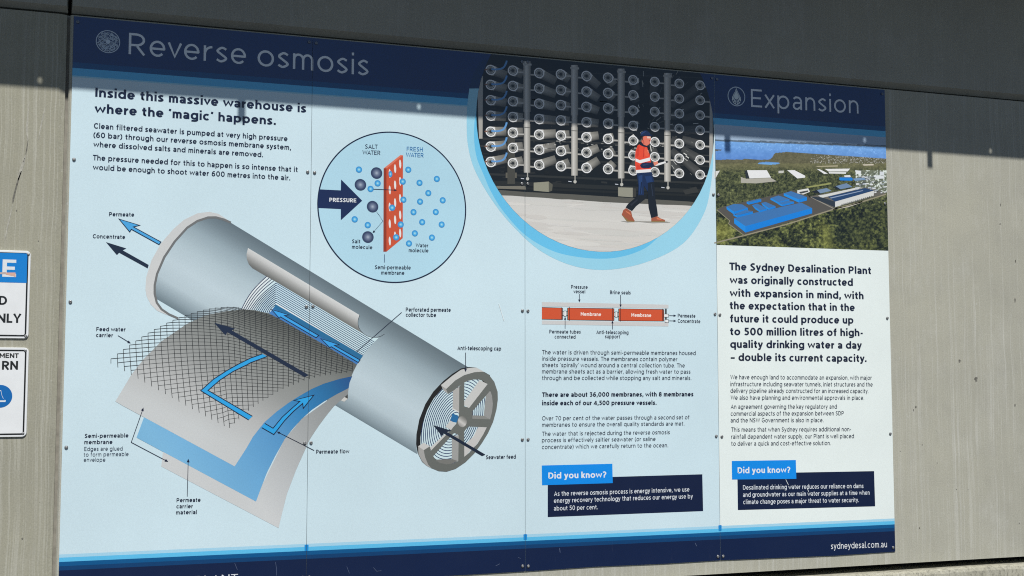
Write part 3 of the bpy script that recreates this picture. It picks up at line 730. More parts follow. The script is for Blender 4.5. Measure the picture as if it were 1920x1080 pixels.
# unrolled sheets
GD = (-.45, .9); gs = lambda x, y: (x * -.45 + y * .9) / math.hypot(.45, .9)
it = Item('lower_membrane', 4, C)
it.grad(Z5((475, 390), (460, 515), (1450, 1035), (1470, 950), (1520, 750), (1600, 540), (1690, 340)) + Z4((1160, 1080), (1240, 940), (1340, 790), (1430, 670), (1520, 558), (1610, 478), (1700, 440), (1712, 320), (1560, 395), (1120, 710), (900, 970)) + Z5((1260, 780),), (-.75, .66),
        [(-60, (132, 134, 134)), (20, (142, 145, 145)), (80, (158, 161, 161)), (190, (190, 193, 194)), (260, (204, 206, 206)), (400, (203, 205, 205))]); it.build()
it = Item('permeate_carrier', 5, C)
it.grad(Z5((315, 100), (252, 272), (1260, 812), (1290, 730), (1350, 570), (1420, 430)) + Z4((840, 1080), (900, 970), (1000, 840), (1120, 710), (1240, 600), (1400, 490), (1560, 400), (1712, 322), (1725, 250), (1757, 172), (1600, 205), (1400, 265), (1250, 330), (1100, 415), (950, 510), (800, 620), (640, 760), (500, 940), (420, 1080)) + Z5((1080, 515),), (-.8, .6),
        [(-100, (34, 82, 138)), (-60, (36, 104, 154)), (0, (46, 128, 184)), (60, (84, 148, 198)), (150, (108, 170, 214)), (260, (126, 184, 220)), (380, (118, 178, 216))]); it.build()
it = Item('upper_membrane', 6, C)
it.grad(Q1((865, 850), (985, 650), (1080, 530), (1210, 400), (1400, 270), (1540, 205), (1700, 172), (1820, 162)) + Z2((0, 127), (100, 121), (230, 131), (380, 165), (480, 213), (960, 490), (1375, 742), (1340, 810), (1315, 868)) + Z4((1757, 172), (1600, 205), (1400, 265), (1250, 330), (1100, 415), (950, 510), (800, 620), (640, 760), (500, 940), (420, 1080)) + Z5((1080, 515), (315, 100), (130, 0)), GD,
        [(gs(560, 640) - 12, (92, 94, 90)), (gs(450, 590) + 30, (126, 129, 126)), (gs(480, 720), (150, 152, 150)), (gs(300, 700), (184, 185, 184)), (gs(400, 850) - 30, (200, 203, 203)), (gs(440, 880), (202, 205, 205))]); it.build()

it = Item('carrier_mesh', 7, C, 'fine black net drawn over the upper membrane')
T = [(832, 530), (880, 493), (925, 460), (972, 427), (1018, 396), (1063, 366), (1110, 337), (1157, 310), (1203, 286), (1250, 262), (1296, 241), (1342, 222), (1387, 205), (1433, 190), (1479, 177), (1524, 165), (1569, 156), (1613, 149), (1657, 145), (1702, 142), (1747, 142), (1790, 145)]
B = [(832, 565), (884, 595), (935, 622), (985, 650), (1036, 680), (1087, 710), (1138, 738), (1190, 767), (1242, 796), (1292, 825), (1343, 853), (1394, 882), (1444, 908), (1494, 935), (1543, 963), (1589, 988), (1636, 1012), (1682, 1035), (1723, 1050), (1760, 1015), (1792, 985), (1826, 955)]
T, B = Q1(*T), Q1(*B)
TB2 = [(110, 121, 466, 770), (170, 125, 475, 763), (235, 131, 484, 757), (298, 146, 493, 751.5), (360, 160, 502.5, 746), (420, 184, 511.7, 740), (485, 217, 520.8, 734.2), (545, 252, 530.8, 729.2), (605, 287, 540.8, 725), (670, 324, 550, 721.7), (730, 358, 560, 717.5), (795, 396, 570, 714.2), (855, 430, 580, 710.8), (915, 465, 590, 708.3), (975, 499, 600, 705.8), (1035, 534, 610, 703.7), (1095, 570, 619.7, 702.5), (1155, 607, 630, 700.8), (1215, 644, 640, 699.7), (1275, 680, 650, 698.7), (1330, 714, 660, 698)]
for x, y, bx, by in TB2: T.append(Z2((x, y))[0]); B.append((bx, by))
LC = (34, 36, 40)
def colx(k, y):
    t = min(max((y - T[k][1]) / max(B[k][1] - T[k][1], 1), 0), 1.2); return T[k][0] + (B[k][0] - T[k][0]) * t ** 1.5
for k in range(len(T)):
    it.stroke([(colx(k, y), y) for y in np.linspace(T[k][1], B[k][1], 9)], 1.05, LC)
it.lift()
BV = []
for k in range(len(T)):
    BV.append(B[k][1] if k <= 18 else 540 + (1050 + 26 * (k - 18)) / 4)
TV = [t[1] if k <= 21 else 577 + (k - 21) * .6 for k, t in enumerate(T)]
for m in range(-42, 43):
    run = []
    for k in range(abs(m), len(T)):
        n = 2 * k + 1; u = (m + k) / n if n else 0
        u = u ** (1 + min(k, 30) * .02)
        y = TV[k] + (BV[k] - TV[k]) * u
        if T[k][1] - .5 <= y <= B[k][1] + .5: run.append((colx(k, y), y))
        elif run: break
    if len(run) > 1: it.stroke(run, .8, LC)
it.build()
it = Item('feed_arrow', 8, C); it.poly(Q1((1605, 260), (1762, 303), (1738, 318)) + Z2((835, 860), (785, 882)) + Q1((1705, 332), (1690, 355)), (20, 36, 64)); it.build()
it = Item('permeate_path', 8, C)
up = Z2((310, 622), (180, 668), (50, 732)) + Q1((1700, 620), (1600, 685), (1505, 770), (1865, 990))
lo = Q1((1893, 962), (1560, 768), (1650, 690), (1750, 625), (1850, 577)) + Z2((180, 720), (365, 650))
it.poly(up + lo, (42, 162, 226)); it.lift(); it.stroke(up, 1.7, INKN); it.stroke(lo, 1.7, INKN); it.build()
it = Item('permeate_path', 8, C)
pp = Z4((650, 768), (755, 830), (870, 690), (980, 590), (1095, 490), (1018, 476), (1270, 412), (1138, 578), (1130, 515), (1010, 620), (900, 735), (765, 910), (612, 822))
it.poly(pp, (42, 162, 226)); it.lift(); it.stroke(pp, 1.7, INKN); it.build()
it = Item('shell_lip', 6, C); it.poly(Z4((1655, 440), (1702, 400), (1702, 460), (1690, 460)), (72, 72, 70)); it.lift(); it.poly(Z4((1615, 478), (1660, 435), (1702, 457), (1655, 495)), (204, 203, 198)); it.build()

# spoked end cap
E = 'end_cap'
it = Item(E, 5, label='spoked grey end cap of the drawn cylinder', key=E)
it.poly(Z3((640, 92), (575, 87), (500, 100), (420, 150), (340, 215), (250, 310), (180, 420), (125, 560), (100, 690), (97, 780), (110, 860), (150, 940), (190, 975), (300, 1000), (500, 900), (800, 400), (760, 160)), (30, 30, 32)); it.lift()
ELC, ea, eb, eu = (440, 578), 462, 283, Vector((.37, -.93)).normalized()
def ell(f, a): 
    v = eu * (ea * f * math.cos(a)) + Vector((-eu.y, eu.x)) * (eb * f * math.sin(a)); return (ELC[0] + v.x, ELC[1] + v.y)
it.poly(Z3(*[ell(1, a) for a in np.linspace(0, 6.283, 49)[:-1]]), (206, 228, 243)); it.lift()
for k in range(1, 16):
    f = 1 - k * .058
    it.stroke(Z3(*[ell(f, a) for a in np.linspace(0, 6.283, 45)[:-1]]), 1.5, (24, 46, 96), True)
it.lift()
G0, G1, G2, G3 = (104, 107, 103), (199, 199, 196), (164, 163, 160), (136, 136, 132)
it.poly(Z3((640, 92), (575, 87), (500, 100), (420, 150), (340, 215), (250, 310), (180, 420), (125, 560), (100, 690), (97, 780), (110, 860), (150, 830), (136, 790), (136, 720), (154, 600), (194, 480), (254, 372), (334, 280), (420, 180), (560, 110)), (26, 26, 28)); it.lift()
ring_o = [(385, 330), (365, 285), (450, 205), (530, 158), (620, 132), (690, 128), (750, 155), (800, 220), (830, 310), (832, 380), (820, 470), (790, 580), (745, 680), (690, 770), (620, 865), (540, 945), (450, 1005), (370, 1030), (300, 1025), (240, 1000), (200, 960), (178, 900), (165, 835)]
ring_i = [(222, 800), (230, 850), (250, 888), (275, 925), (310, 950), (370, 962), (430, 955), (478, 932), (530, 895), (590, 845), (650, 775), (700, 695), (735, 625), (762, 560), (780, 490), (787, 420), (780, 350), (760, 285), (738, 240), (700, 212), (660, 200), (610, 200), (560, 213), (528, 228), (480, 262), (428, 305)]
for pts, c in (([(705, 525), (725, 325), (745, 270), (790, 350), (790, 440), (764, 562)], (150, 150, 148)), ([(655, 628), (737, 625), (700, 700), (640, 785), (530, 900), (530, 790), (610, 715)], (198, 196, 193)), ([(270, 920), (420, 915), (480, 930), (400, 965), (310, 955)], (120, 120, 116))):
    it.poly(Z3(*pts), c)
it.lift(); it.poly(Z3(*(ring_o + ring_i)), G0); it.lift()
it.poly(Z3((640, 92), (575, 95), (500, 112), (420, 168), (320, 250), (365, 287), (450, 207), (530, 160), (620, 134), (690, 129), (715, 135)), G1)
it.poly(Z3((320, 250), (365, 285), (385, 330), (345, 300)), G2); it.poly(Z3((115, 800), (165, 770), (222, 800), (165, 835)), G1); it.poly(Z3((115, 800), (165, 835), (178, 900), (205, 965), (240, 1002), (190, 975), (150, 935), (118, 870)), G2); it.build()
for front, side, sc in (([(485, 260), (530, 225), (530, 470), (483, 495)], [(428, 303), (486, 262), (486, 490), (425, 462)], (176, 174, 170)), ([(572, 457), (740, 240), (772, 290), (600, 490)], [(530, 395), (668, 205), (740, 240), (572, 457), (530, 432)], G1),
                        ([(598, 552), (764, 558), (742, 630), (560, 622)], [(600, 522), (705, 525), (764, 560), (598, 555)], G3), ([(480, 690), (530, 655), (530, 902), (476, 937)], [(418, 708), (481, 700), (478, 935), (417, 915)], (160, 160, 157)),
                        ([(408, 655), (445, 672), (250, 890), (225, 845)], [(222, 812), (380, 668), (412, 700), (248, 888)], G1)):
    it = Item('spoke', 6, E); it.poly(Z3(*side), sc); it.lift(); it.poly(Z3(*front), G0); it.build()
it = Item('hub', 7, E)
it.poly(Z3((405, 560), (425, 503), (478, 530), (470, 590), (415, 578)), (36, 106, 158)); it.lift()
it.poly(Z3((483, 490), (530, 440), (572, 455), (606, 490), (602, 556), (566, 624), (530, 665), (483, 702), (440, 680), (408, 655), (455, 600), (478, 545)), G0); it.lift()
hc_ = Z3((512, 578))[0]
it.grad(Z3(*[(512 + 40 * math.cos(a), 578 + 50 * math.sin(a)) for a in np.linspace(0, 6.283, 25)[:-1]]), (-.6, .8), [(gs(0, 0) - 0 + (hc_[0] * -.6 + hc_[1] * .8) - 9, (112, 112, 108)), ((hc_[0] * -.6 + hc_[1] * .8) + 2, (200, 198, 194)), ((hc_[0] * -.6 + hc_[1] * .8) + 9, (150, 149, 146))], 8)
it.poly(Z3((360, 625), (405, 570), (455, 595), (410, 655)), G1); it.poly(Z3((425, 455), (483, 490), (478, 498), (420, 465)), (214, 212, 208)); it.build()
it = Item('feed_arrow', 9, E); it.poly(Z3((250, 610), (415, 660), (375, 672), (720, 875), (690, 888), (345, 685), (330, 710)), (20, 34, 56)); it.build()

# captions and leader lines
CAPS = [([('Permeate', (204.5, 405), (251.5, 405.8))], 'semi'), ([('Concentrate', (174, 446.3), (234.5, 447.8))], 'semi'), ([('Feed water', (180.5, 620.5), (235.5, 621)), ('carrier', (180, 631.5), (212, 632))], 'semi'),
        ([('Perforated permeate', (760.8, 583.8), (845, 584.5)), ('collector tube', (760.8, 593.5), (817.5, 594))], 'semi'), ([('Anti-telescoping cap', (857.5, 656), (939.5, 657))], 'semi'),
        ([('Semi-permeable', (158.8, 820.8), (240.8, 819.7)), ('membrane', (158, 832.5), (210.8, 832))], 'semi'), ([('Edges are glued', (157.8, 845.2), (230, 844.4)), ('to form permeable', (157, 855.8), (241, 854.6)), ('envelope', (157, 865.5), (197.5, 865.3))], 'book'),
        ([('Permeate', (331, 941.3), (376, 940.5)), ('carrier', (330.7, 952.7), (361.7, 952.4)), ('material', (330, 964.2), (369, 963.4))], 'semi'), ([('Permeate flow', (592.7, 850.5), (655, 849.4))], 'semi'), ([('Seawater feed', (911, 860.7), (967, 859.6))], 'semi')]
for lines, w in CAPS: texts('caption', lines, 7.3, INKN if w == 'semi' else (60, 72, 92), w, 9)
for pts, w, hd in (([(221, 629), (245, 643.5)], 1.1, 6), ([(753, 585.5), (668, 660)], 1.1, 3.5), ([(872.8, 661), (872.8, 697.5)], 1.1, 6), ([(351, 930.7), (353, 860)], 1.2, 6.5), ([(589, 844.5), (519, 809.2)], 1.2, 6)):
    it = Item('leader_line', 10); it.arrow(pts, w, hd, INKN); it.build()
it = Item('leader_line', 10); it.arrow([(246, 829.3), (269, 764)], 1.2, 6.5, INKN); it.arrow([(245.6, 829), (315.5, 865.8)], 1.2, 6.5, INKN); it.build()

# ------------------------------------------------------------------ round photo of the pressure vessels (printed)
PC, PR = (2.3775, 2.0945 + ZB), 0.6165
TOPZ = BH + ZB - 0.0005
CLIP = [(PC[0] + PR * math.cos(a), PC[1] + PR * math.sin(a)) for a in np.linspace(0, 2 * math.pi, 73)[:-1]]
def clip_half(pts, cols, inside, inter):
    out, oc = [], []
    for i in range(len(pts)):
        a, b = pts[i - 1], pts[i]; ca, cb = cols[i - 1], cols[i]; ia, ib = inside(a), inside(b)
        if (ia >= 0) != (ib >= 0):
            t = ia / (ia - ib); out.append((a[0] + (b[0] - a[0]) * t, a[1] + (b[1] - a[1]) * t)); oc.append(mixc(ca, cb, t))
        if ib >= 0: out.append(b); oc.append(cb)
    return out, oc
def clip_circle(pts, cols):
    if all((p[0] - PC[0]) ** 2 + (p[1] - PC[1]) ** 2 < (PR * .998) ** 2 and p[1] < TOPZ for p in pts): return pts, cols
    for i in range(72):
        a, b = CLIP[i], CLIP[(i + 1) % 72]; ex, ez = b[0] - a[0], b[1] - a[1]
        pts, cols = clip_half(pts, cols, lambda p: ex * (p[1] - a[1]) - ez * (p[0] - a[0]), None)
        if len(pts) < 3: return [], []
    pts, cols = clip_half(pts, cols, lambda p: TOPZ - p[1], None)
    return (pts, cols) if len(pts) > 2 else ([], [])
class Photo(Item):
    def poly_m(s, pts, col):
        cols = list(col) if isinstance(col[0], (tuple, list)) else [col] * len(pts)
        pts, cols = clip_circle(list(pts), cols)
        if pts: Item.poly_m(s, pts, cols)
        return s
Z8 = lambda *p: Z(870, 100, 4, p)
Z7 = lambda *p: Z(1120, 230, 5.4, p)
R7 = lambda *p: Z(960, 270, 4, p)
# blue swoosh rings beside the photo
def spline(pts, n=6):
    out = []; P = [Vector(p) for p in pts]
    for i in range(len(P) - 1):
        p0, p1, p2, p3 = P[max(i - 1, 0)], P[i], P[i + 1], P[min(i + 2, len(P) - 1)]
        for t in np.linspace(0, 1, n, endpoint=False):
            out.append(tuple(.5 * ((2 * p1) + (p2 - p0) * t + (2 * p0 - 5 * p1 + 4 * p2 - p3) * t * t + (3 * p1 - p0 - 3 * p2 + p3) * t ** 3)))
    return out + [tuple(P[-1])]
pale_o = spline([(880, 166), (876, 200), (875, 235), (877, 270), (886, 308), (902, 342), (928, 383), (960, 422), (1010, 468), (1070, 497), (1135, 506), (1210, 492), (1280, 457), (1320, 400), (1333, 345), (1337.5, 300)])
it = Item('photo_ring', 2); it.poly(pale_o + [(1337, 240), (1115, 250), (930, 166)], (152, 210, 238)); it.lift()
strong = spline([(896, 190), (890, 225), (889, 262), (894, 296), (906, 326), (922, 362), (945, 398), (985, 441), (1035, 470), (1085, 482), (1135, 485), (1175, 479), (1210, 465), (1232, 447)])
it.poly(strong + [(1115, 250)], (104, 192, 236)); it.build()
it = Item('photo_ring', 1.5); it.poly([(884, 150), (893, 128), (905, 112), (930, 112), (930, 168), (880, 168)], (14, 50, 96)); it.build()

ph = Photo('photo_print', 4, label='round printed photo of rows of white pressure vessels', key='photo_print')
for i in range(72): Item.poly_m(ph, *clip_circle([PC, CLIP[i], CLIP[(i + 1) % 72]], [(17, 18, 18)] * 3)) if clip_circle([PC, CLIP[i], CLIP[(i + 1) % 72]], [(17, 18, 18)] * 3)[0] else None
ph.lift()
VP = Vector((1372, 560))
rr = random.Random(11)
# cluttered dark machinery behind
for k in range(520):
    x, y = rr.uniform(100, 1880), rr.uniform(60, 1010); l, h = rr.uniform(8, 70), rr.uniform(3, 14); g = rr.choice((26, 32, 38, 44, 22, 12, 10)) 
    t = rr.uniform(-.12, .12); ph.sub = 1 + k // 10
    ph.poly(Z8((x, y), (x + l, y + l * t), (x + l, y + l * t + h), (x, y + h)), (g, g, g - 3))
ph.sub = 54
for y0, h, g in ((120, 10, 44), (640, 12, 46), (700, 8, 60), (780, 12, 40), (905, 16, 44), (960, 30, 38), (1000, 16, 30)):
    ph.poly(Z8((100, y0 - 10), (1900, y0 + 65), (1900, y0 + 65 + h), (100, y0 - 10 + h)), (g, g, g - 3))
ph.lift()
# floor
FL = (214, 211, 205)
ph.poly([(880, 352), (985, 360), (1067, 364), (1292, 378), (1340, 384), (1340, 400), (880, 390)], (92, 90, 82)); ph.lift()
edge_ = [(880, 365), (960, 367), (985, 369), (1020, 371), (1052, 374), (1067, 374), (1130, 379), (1200, 382), (1292, 386), (1345, 392)]
for (xa, ya), (xb, yb) in zip(edge_, edge_[1:]):
    ph.poly([(xa, ya), (xb, yb), (xb, 420), (xa, 415)], [(206, 204, 199), (206, 204, 199), FL, FL]); ph.poly([(xa, 415), (xb, 420), (xb, 490), (xa, 490)], [FL, FL, (208, 203, 196), (208, 203, 196)])
ph.lift()
for k in range(60):
    x, y = rr.uniform(900, 1320), rr.uniform(378, 470); l, h = rr.uniform(15, 70), rr.uniform(1.5, 5); q = rr.choice(((208, 206, 200), (216, 213, 207), (206, 202, 196), (211, 208, 203)))
    ph.sub = 60 + k
    ph.poly([(x + l * math.cos(a), y + h * math.sin(a) + l * .06 * math.cos(a)) for a in np.linspace(0, 6.28, 13)[:-1]], q)
ph.sub = 122
for pts, c in (([(522, 970), (635, 962), (635, 1040), (522, 1030)], (146, 144, 126)), ([(635, 962), (665, 985), (660, 1030), (635, 1040)], (90, 88, 76)), ([(1155, 1005), (1265, 1008), (1265, 1080), (1155, 1072)], (150, 148, 132)), ([(1265, 1008), (1290, 1015), (1290, 1075), (1265, 1080)], (60, 58, 52)), ([(235, 995), (460, 995), (465, 1022), (245, 1015)], (120, 116, 104)), ([(312, 895), (395, 895), (395, 935), (312, 935)], (96, 92, 80)), ([(325, 600), (382, 600), (382, 980), (325, 980)], (70, 68, 60)), ([(1640, 1030), (1740, 1000), (1760, 1040), (1660, 1060)], (52, 51, 47))):
    ph.poly(Z8(*pts), c); ph.lift()
COLS = [(200, [125, 237, 352, 468, 588, 700, 815]), (366, [130, 245, 360, 478, 595, 710, 825]), (563, [148, 263, 378, 493, 610, 723, 838]), (726, [158, 275, 388, 503, 617, 733, 847]), (918, [170, 287, 402, 517, 630, 745, 860]),
        (1080, [183, 298, 413, 527, 642, 755, 868]), (1268, [200, 313, 428, 543, 655, 767, 880]), (1430, [213, 327, 438, 552, 665, 777, 890]), (1614, [227, 340, 452, 565, 677, 788, 900]), (1770, [240, 352, 464, 577, 687, 800, 910])]
# vessel bodies running back into the picture
for ci, (cx, ys) in enumerate(COLS):
    for ri, cy in enumerate(ys):
        c0 = Vector((cx, cy)); f = (.10, .075, .155, .10, .20, .15, .22, .30, .26, .34)[ci]
        c1 = c0 + (VP - c0) * f
        d = (c1 - c0); l = d.length
        if l < 12: continue
        d.normalize(); n = Vector((-d.y, d.x)); r0, r1 = 36, 36 * (1 - f * .75)
        ph.sub = 132 + ri + (7 if ci % 2 else 0)
        top, bot = ((150, 146, 136), (64, 62, 57)) if n.y > 0 else ((64, 62, 57), (150, 146, 136))
        if ci >= 6: top, bot = mixc(top, (24, 24, 24), .68), mixc(bot, (24, 24, 24), .68)
        m0, m1 = c0, c1
        k_ = rr.uniform(.78, 1.0); mid = tuple(v * k_ for v in ((190, 186, 176) if ci < 6 else (92, 91, 88)))
        w = lambda v: Z8((v.x, v.y))[0]
        ph.poly([w(c0 - n * r0), w(c1 - n * r1), w(c1 - n * r1 * .2), w(c0 - n * r0 * .2)], [top, mixc(top, (40, 40, 38), .4), mixc(mid, (60, 60, 56), .45), mid])
        ph.poly([w(c0 - n * r0 * .2), w(c1 - n * r1 * .2), w(c1 + n * r1), w(c0 + n * r0)], [mid, mixc(mid, (60, 60, 56), .45), mixc(bot, (40, 40, 38), .4), bot])
for ci, (cx, ys) in enumerate(COLS):
    for cy in ys:
        c0 = Vector((cx, cy)); d = (VP - c0)
        if ci > 6: continue
        d = d * (34 / d.length); n = Vector((-d.y, d.x)).normalized(); w = lambda v: Z8((v.x, v.y))[0]
        if d.x < 0: continue
        ph.sub = 150 + ci % 2
        ph.poly([w(c0 - n * 38), w(c0 + d - n * 35), w(c0 + d - n * 5), w(c0)], [(226, 224, 218), (206, 203, 196), (226, 224, 218), (236, 234, 230)])
        ph.poly([w(c0), w(c0 + d - n * 5), w(c0 + d + n * 35), w(c0 + n * 38)], [(236, 234, 230), (226, 224, 218), (150, 147, 140), (170, 167, 160)])
ph.sub = 153
# glints between the vessels at the right
for k in range(70):
    x, y = rr.uniform(1290, 1800), rr.uniform(120, 960); v = (VP - Vector((x, y))).normalized(); l = rr.uniform(10, 50); g = rr.choice((150, 190, 220, 110, 90))
    n = Vector((-v.y, v.x)) * rr.uniform(1, 3.2); a, b = Vector((x, y)), Vector((x, y)) + v * l
    ph.poly(Z8(tuple(a - n), tuple(b - n), tuple(b + n), tuple(a + n)), (g, g, g - 6))
for k in range(46):
    x, y = rr.uniform(500, 1500), rr.uniform(655, 720); g = rr.choice((150, 180, 120, 90)); l = rr.uniform(4, 26)
    ph.poly(Z8((x, y), (x + l, y + 1), (x + l, y + 8), (x, y + 7)), (g, g, g - 4))
ph.lift()
# branch pipes
for x, pairs in ((472, (1, 2)), (828, (3, 4)), (1178, (5, 6)), (1525, (7, 8)), (1860, (9, 9))):
    for ri in range(7):
        for ci in set(pairs):
            cx, cy = COLS[ci][0], COLS[ci][1][ri]
            if abs(cx - x) > 150: continue
            a, b = (cx + 30, x) if cx < x else (x, cx - 30)
            ph.poly(Z8((a, cy + 4), (b, cy + 8), (b, cy + 20), (a, cy + 16)), [(150, 148, 142), (150, 148, 142), (190, 187, 180), (190, 187, 180)])
ph.lift()
for x, y0, y1, ym in ((472, 60, 895, 440), (828, 88, 917, 465), (1178, 115, 938, 480), (1525, 148, 962, 500)):
    for ya, yb, hw in ((y0, ym, 27), (ym, ym + 90, 22), (ym + 90, y1, 24)):
        ph.poly(Z8((x - hw, ya), (x - hw * .3, ya), (x - hw * .3, yb), (x - hw, yb)), [(150, 147, 140), (206, 203, 196), (206, 203, 196), (150, 147, 140)])
        ph.poly(Z8((x - hw * .3, ya), (x + hw, ya), (x + hw, yb), (x - hw * .3, yb)), [(206, 203, 196), (128, 125, 116), (128, 125, 116), (206, 203, 196)])
    ph.lift(); ph.poly(Z8((x - 33, y0 + 14), (x + 35, y0 + 18), (x + 33, y0 + 34), (x - 30, y0 + 30)), (172, 170, 164))
    ph.poly(Z8((x - 23, ym + 112), (x + 23, ym + 114), (x + 23, ym + 121), (x - 23, ym + 118)), (110, 108, 102))
    ph.poly(Z8((x, y1), (x + 8, y1), (x + 8, y1 + 35), (x, y1 + 35)), (170, 168, 160)); ph.poly(Z8(*[(x + 4 + 12 * math.cos(a), y1 + 46 + 13 * math.sin(a)) for a in np.linspace(0, 6.28, 11)[:-1]]), (190, 188, 180))
    ph.poly(Z8((x - 46, y1 + 40), (x - 22, y1 + 43), (x - 22, y1 + 49), (x - 46, y1 + 46)), (200, 205, 215))
for pts in ([(100, 270), (122, 180), (142, 170), (138, 640), (112, 640)], [(1862, 320), (1842, 330), (1838, 880), (1866, 800)]):
    ph.poly(Z8(*pts), (168, 165, 158))
ph.lift()
for ci, (cx, ys) in enumerate(COLS):
    for cy in ys:
        r = 39 if ci < 6 else 37 - (ci - 6) * .3
        c = bd(*Z8((cx, cy))[0]); q = abs(bd(*Z8((cx + r, cy))[0])[0] - c[0]); q2 = abs(bd(*Z8((cx, cy - r))[0])[1] - c[1])
        cc = [(c[0] + q * .02, c[1])]
        for kk, col in ((1.0, (236, 235, 231)), (.77, (44, 44, 42)), (.66, (196, 195, 190)), (.55, (128, 128, 123)), (.28, (34, 34, 33))):
            Photo.disc(ph, c, q * kk, [(1, col)], n=18, rz=q2 * kk); ph.lift()
        ph.poly(Z8((cx - r * .5, cy - 2), (cx, cy - 2), (cx, cy + 5), (cx - r * .5, cy + 3)), (40, 40, 40)); ph.sub -= 5
ph.sub += 6
for cy in COLS[0][1]:
    h = spline([(205, cy - 6), (250, cy - 4), (292, cy - 16), (312, cy - 44), (320, cy - 70)], 4)
    ph.stroke(Z8(*h), 3.4, (96, 150, 205)); ph.stroke
    ph.poly(Z8((152, cy - 6), (175, cy - 10), (178, cy + 2), (155, cy + 4)), (120, 84, 66))
ph.build()
pe = Photo('person', 10, 'photo_print', 'printed man in orange jacket and navy helmet walking with a clipboard')
def P7(pts, c): pe.poly(Z7(*pts), c); pe.lift()
P7([(230, 995), (700, 1000), (740, 1012), (560, 1018), (420, 1004), (300, 1010)], (160, 156, 148)); pe.lift()
P7([(395, 505), (550, 500), (575, 600), (580, 740), (545, 745), (510, 700), (470, 640), (470, 740), (410, 740), (415, 640)], (22, 40, 78)); P7([(415, 735), (475, 735), (515, 712), (480, 775), (392, 845), (350, 895), (285, 858), (312, 820)], (22, 24, 30)); P7([(510, 600), (575, 600), (582, 745), (605, 880), (612, 945), (545, 966), (518, 860), (512, 770)], (20, 24, 34)); pe.lift()
P7([(415, 540), (455, 530), (450, 720), (425, 725)], (36, 62, 110)); P7([(480, 545), (545, 540), (560, 600), (500, 610)], (30, 56, 104))
P7([(290, 865), (342, 900), (352, 950), (378, 995), (370, 1004), (300, 1000), (246, 932), (262, 885)], (164, 86, 58)); P7([(545, 968), (605, 948), (640, 970), (684, 985), (684, 1004), (545, 1004)], (164, 88, 60)); pe.lift()
P7([(246, 932), (262, 945), (318, 990), (378, 995), (370, 1004), (300, 1002)], (140, 112, 64)); P7([(545, 994), (684, 996), (684, 1005), (545, 1005)], (140, 112, 64))
P7([(385, 290), (405, 235), (430, 215), (500, 245), (525, 315), (540, 380), (543, 490), (390, 505), (380, 400)], (238, 74, 44)); pe.lift()
P7([(430, 205), (450, 195), (510, 235), (515, 250), (470, 245), (425, 225)], (20, 26, 44))
P7([(450, 150), (480, 135), (535, 140), (540, 175), (528, 215), (500, 235), (470, 225), (445, 195)], (226, 120, 96)); pe.lift()
P7([(500, 140), (538, 142), (540, 160), (505, 160)], (232, 196, 180)); P7([(385, 362), (428, 380), (530, 352), (533, 386), (430, 412), (385, 392)], (236, 236, 234)); P7([(390, 480), (543, 470), (543, 500), (390, 512)], (236, 236, 234)); P7([(495, 275), (515, 280), (518, 310), (500, 300)], (240, 150, 130)); pe.lift()
P7([(430, 430), (450, 410), (490, 402), (560, 405), (572, 440), (520, 462), (470, 465), (440, 455)], (24, 34, 66)); P7([(432, 135), (440, 98), (475, 76), (505, 80), (528, 105), (538, 122), (560, 128), (535, 134), (470, 132)], (24, 38, 74)); pe.lift()
P7([(580, 440), (610, 412), (700, 388), (718, 398), (622, 432)], (238, 238, 240)); P7([(685, 395), (702, 386), (720, 398), (700, 410)], (30, 30, 32)); P7([(565, 402), (608, 390), (616, 418), (575, 436)], (228, 138, 112))
P7([(400, 250), (425, 232), (418, 330), (402, 355), (392, 340)], (214, 60, 36)); P7([(470, 260), (500, 262), (520, 330), (500, 345), (478, 330)], (246, 92, 60)); P7([(395, 425), (425, 432), (440, 470), (400, 474)], (216, 60, 36))
P7([(468, 245), (476, 244), (470, 352), (462, 352)], (190, 52, 34)); P7([(455, 182), (470, 172), (476, 215), (462, 212)], (200, 92, 70)); P7([(520, 178), (536, 180), (533, 190), (520, 188)], (150, 70, 56)); P7([(446, 150), (462, 146), (458, 180), (448, 178)], (70, 46, 40))
P7([(440, 110), (470, 88), (500, 86), (470, 104), (446, 122)], (44, 64, 112)); P7([(455, 425), (500, 415), (540, 418), (500, 428), (462, 440)], (40, 54, 92)); P7([(440, 600), (452, 600), (440, 720), (430, 720)], (14, 28, 58)); P7([(540, 620), (548, 620), (566, 740), (556, 745)], (40, 48, 66)); P7([(330, 830), (400, 775), (408, 785), (345, 845)], (40, 42, 52))
P7([(280, 890), (330, 915), (338, 940), (290, 905)], (212, 120, 82)); P7([(600, 958), (640, 975), (660, 990), (600, 978)], (214, 124, 86)); pe.build()

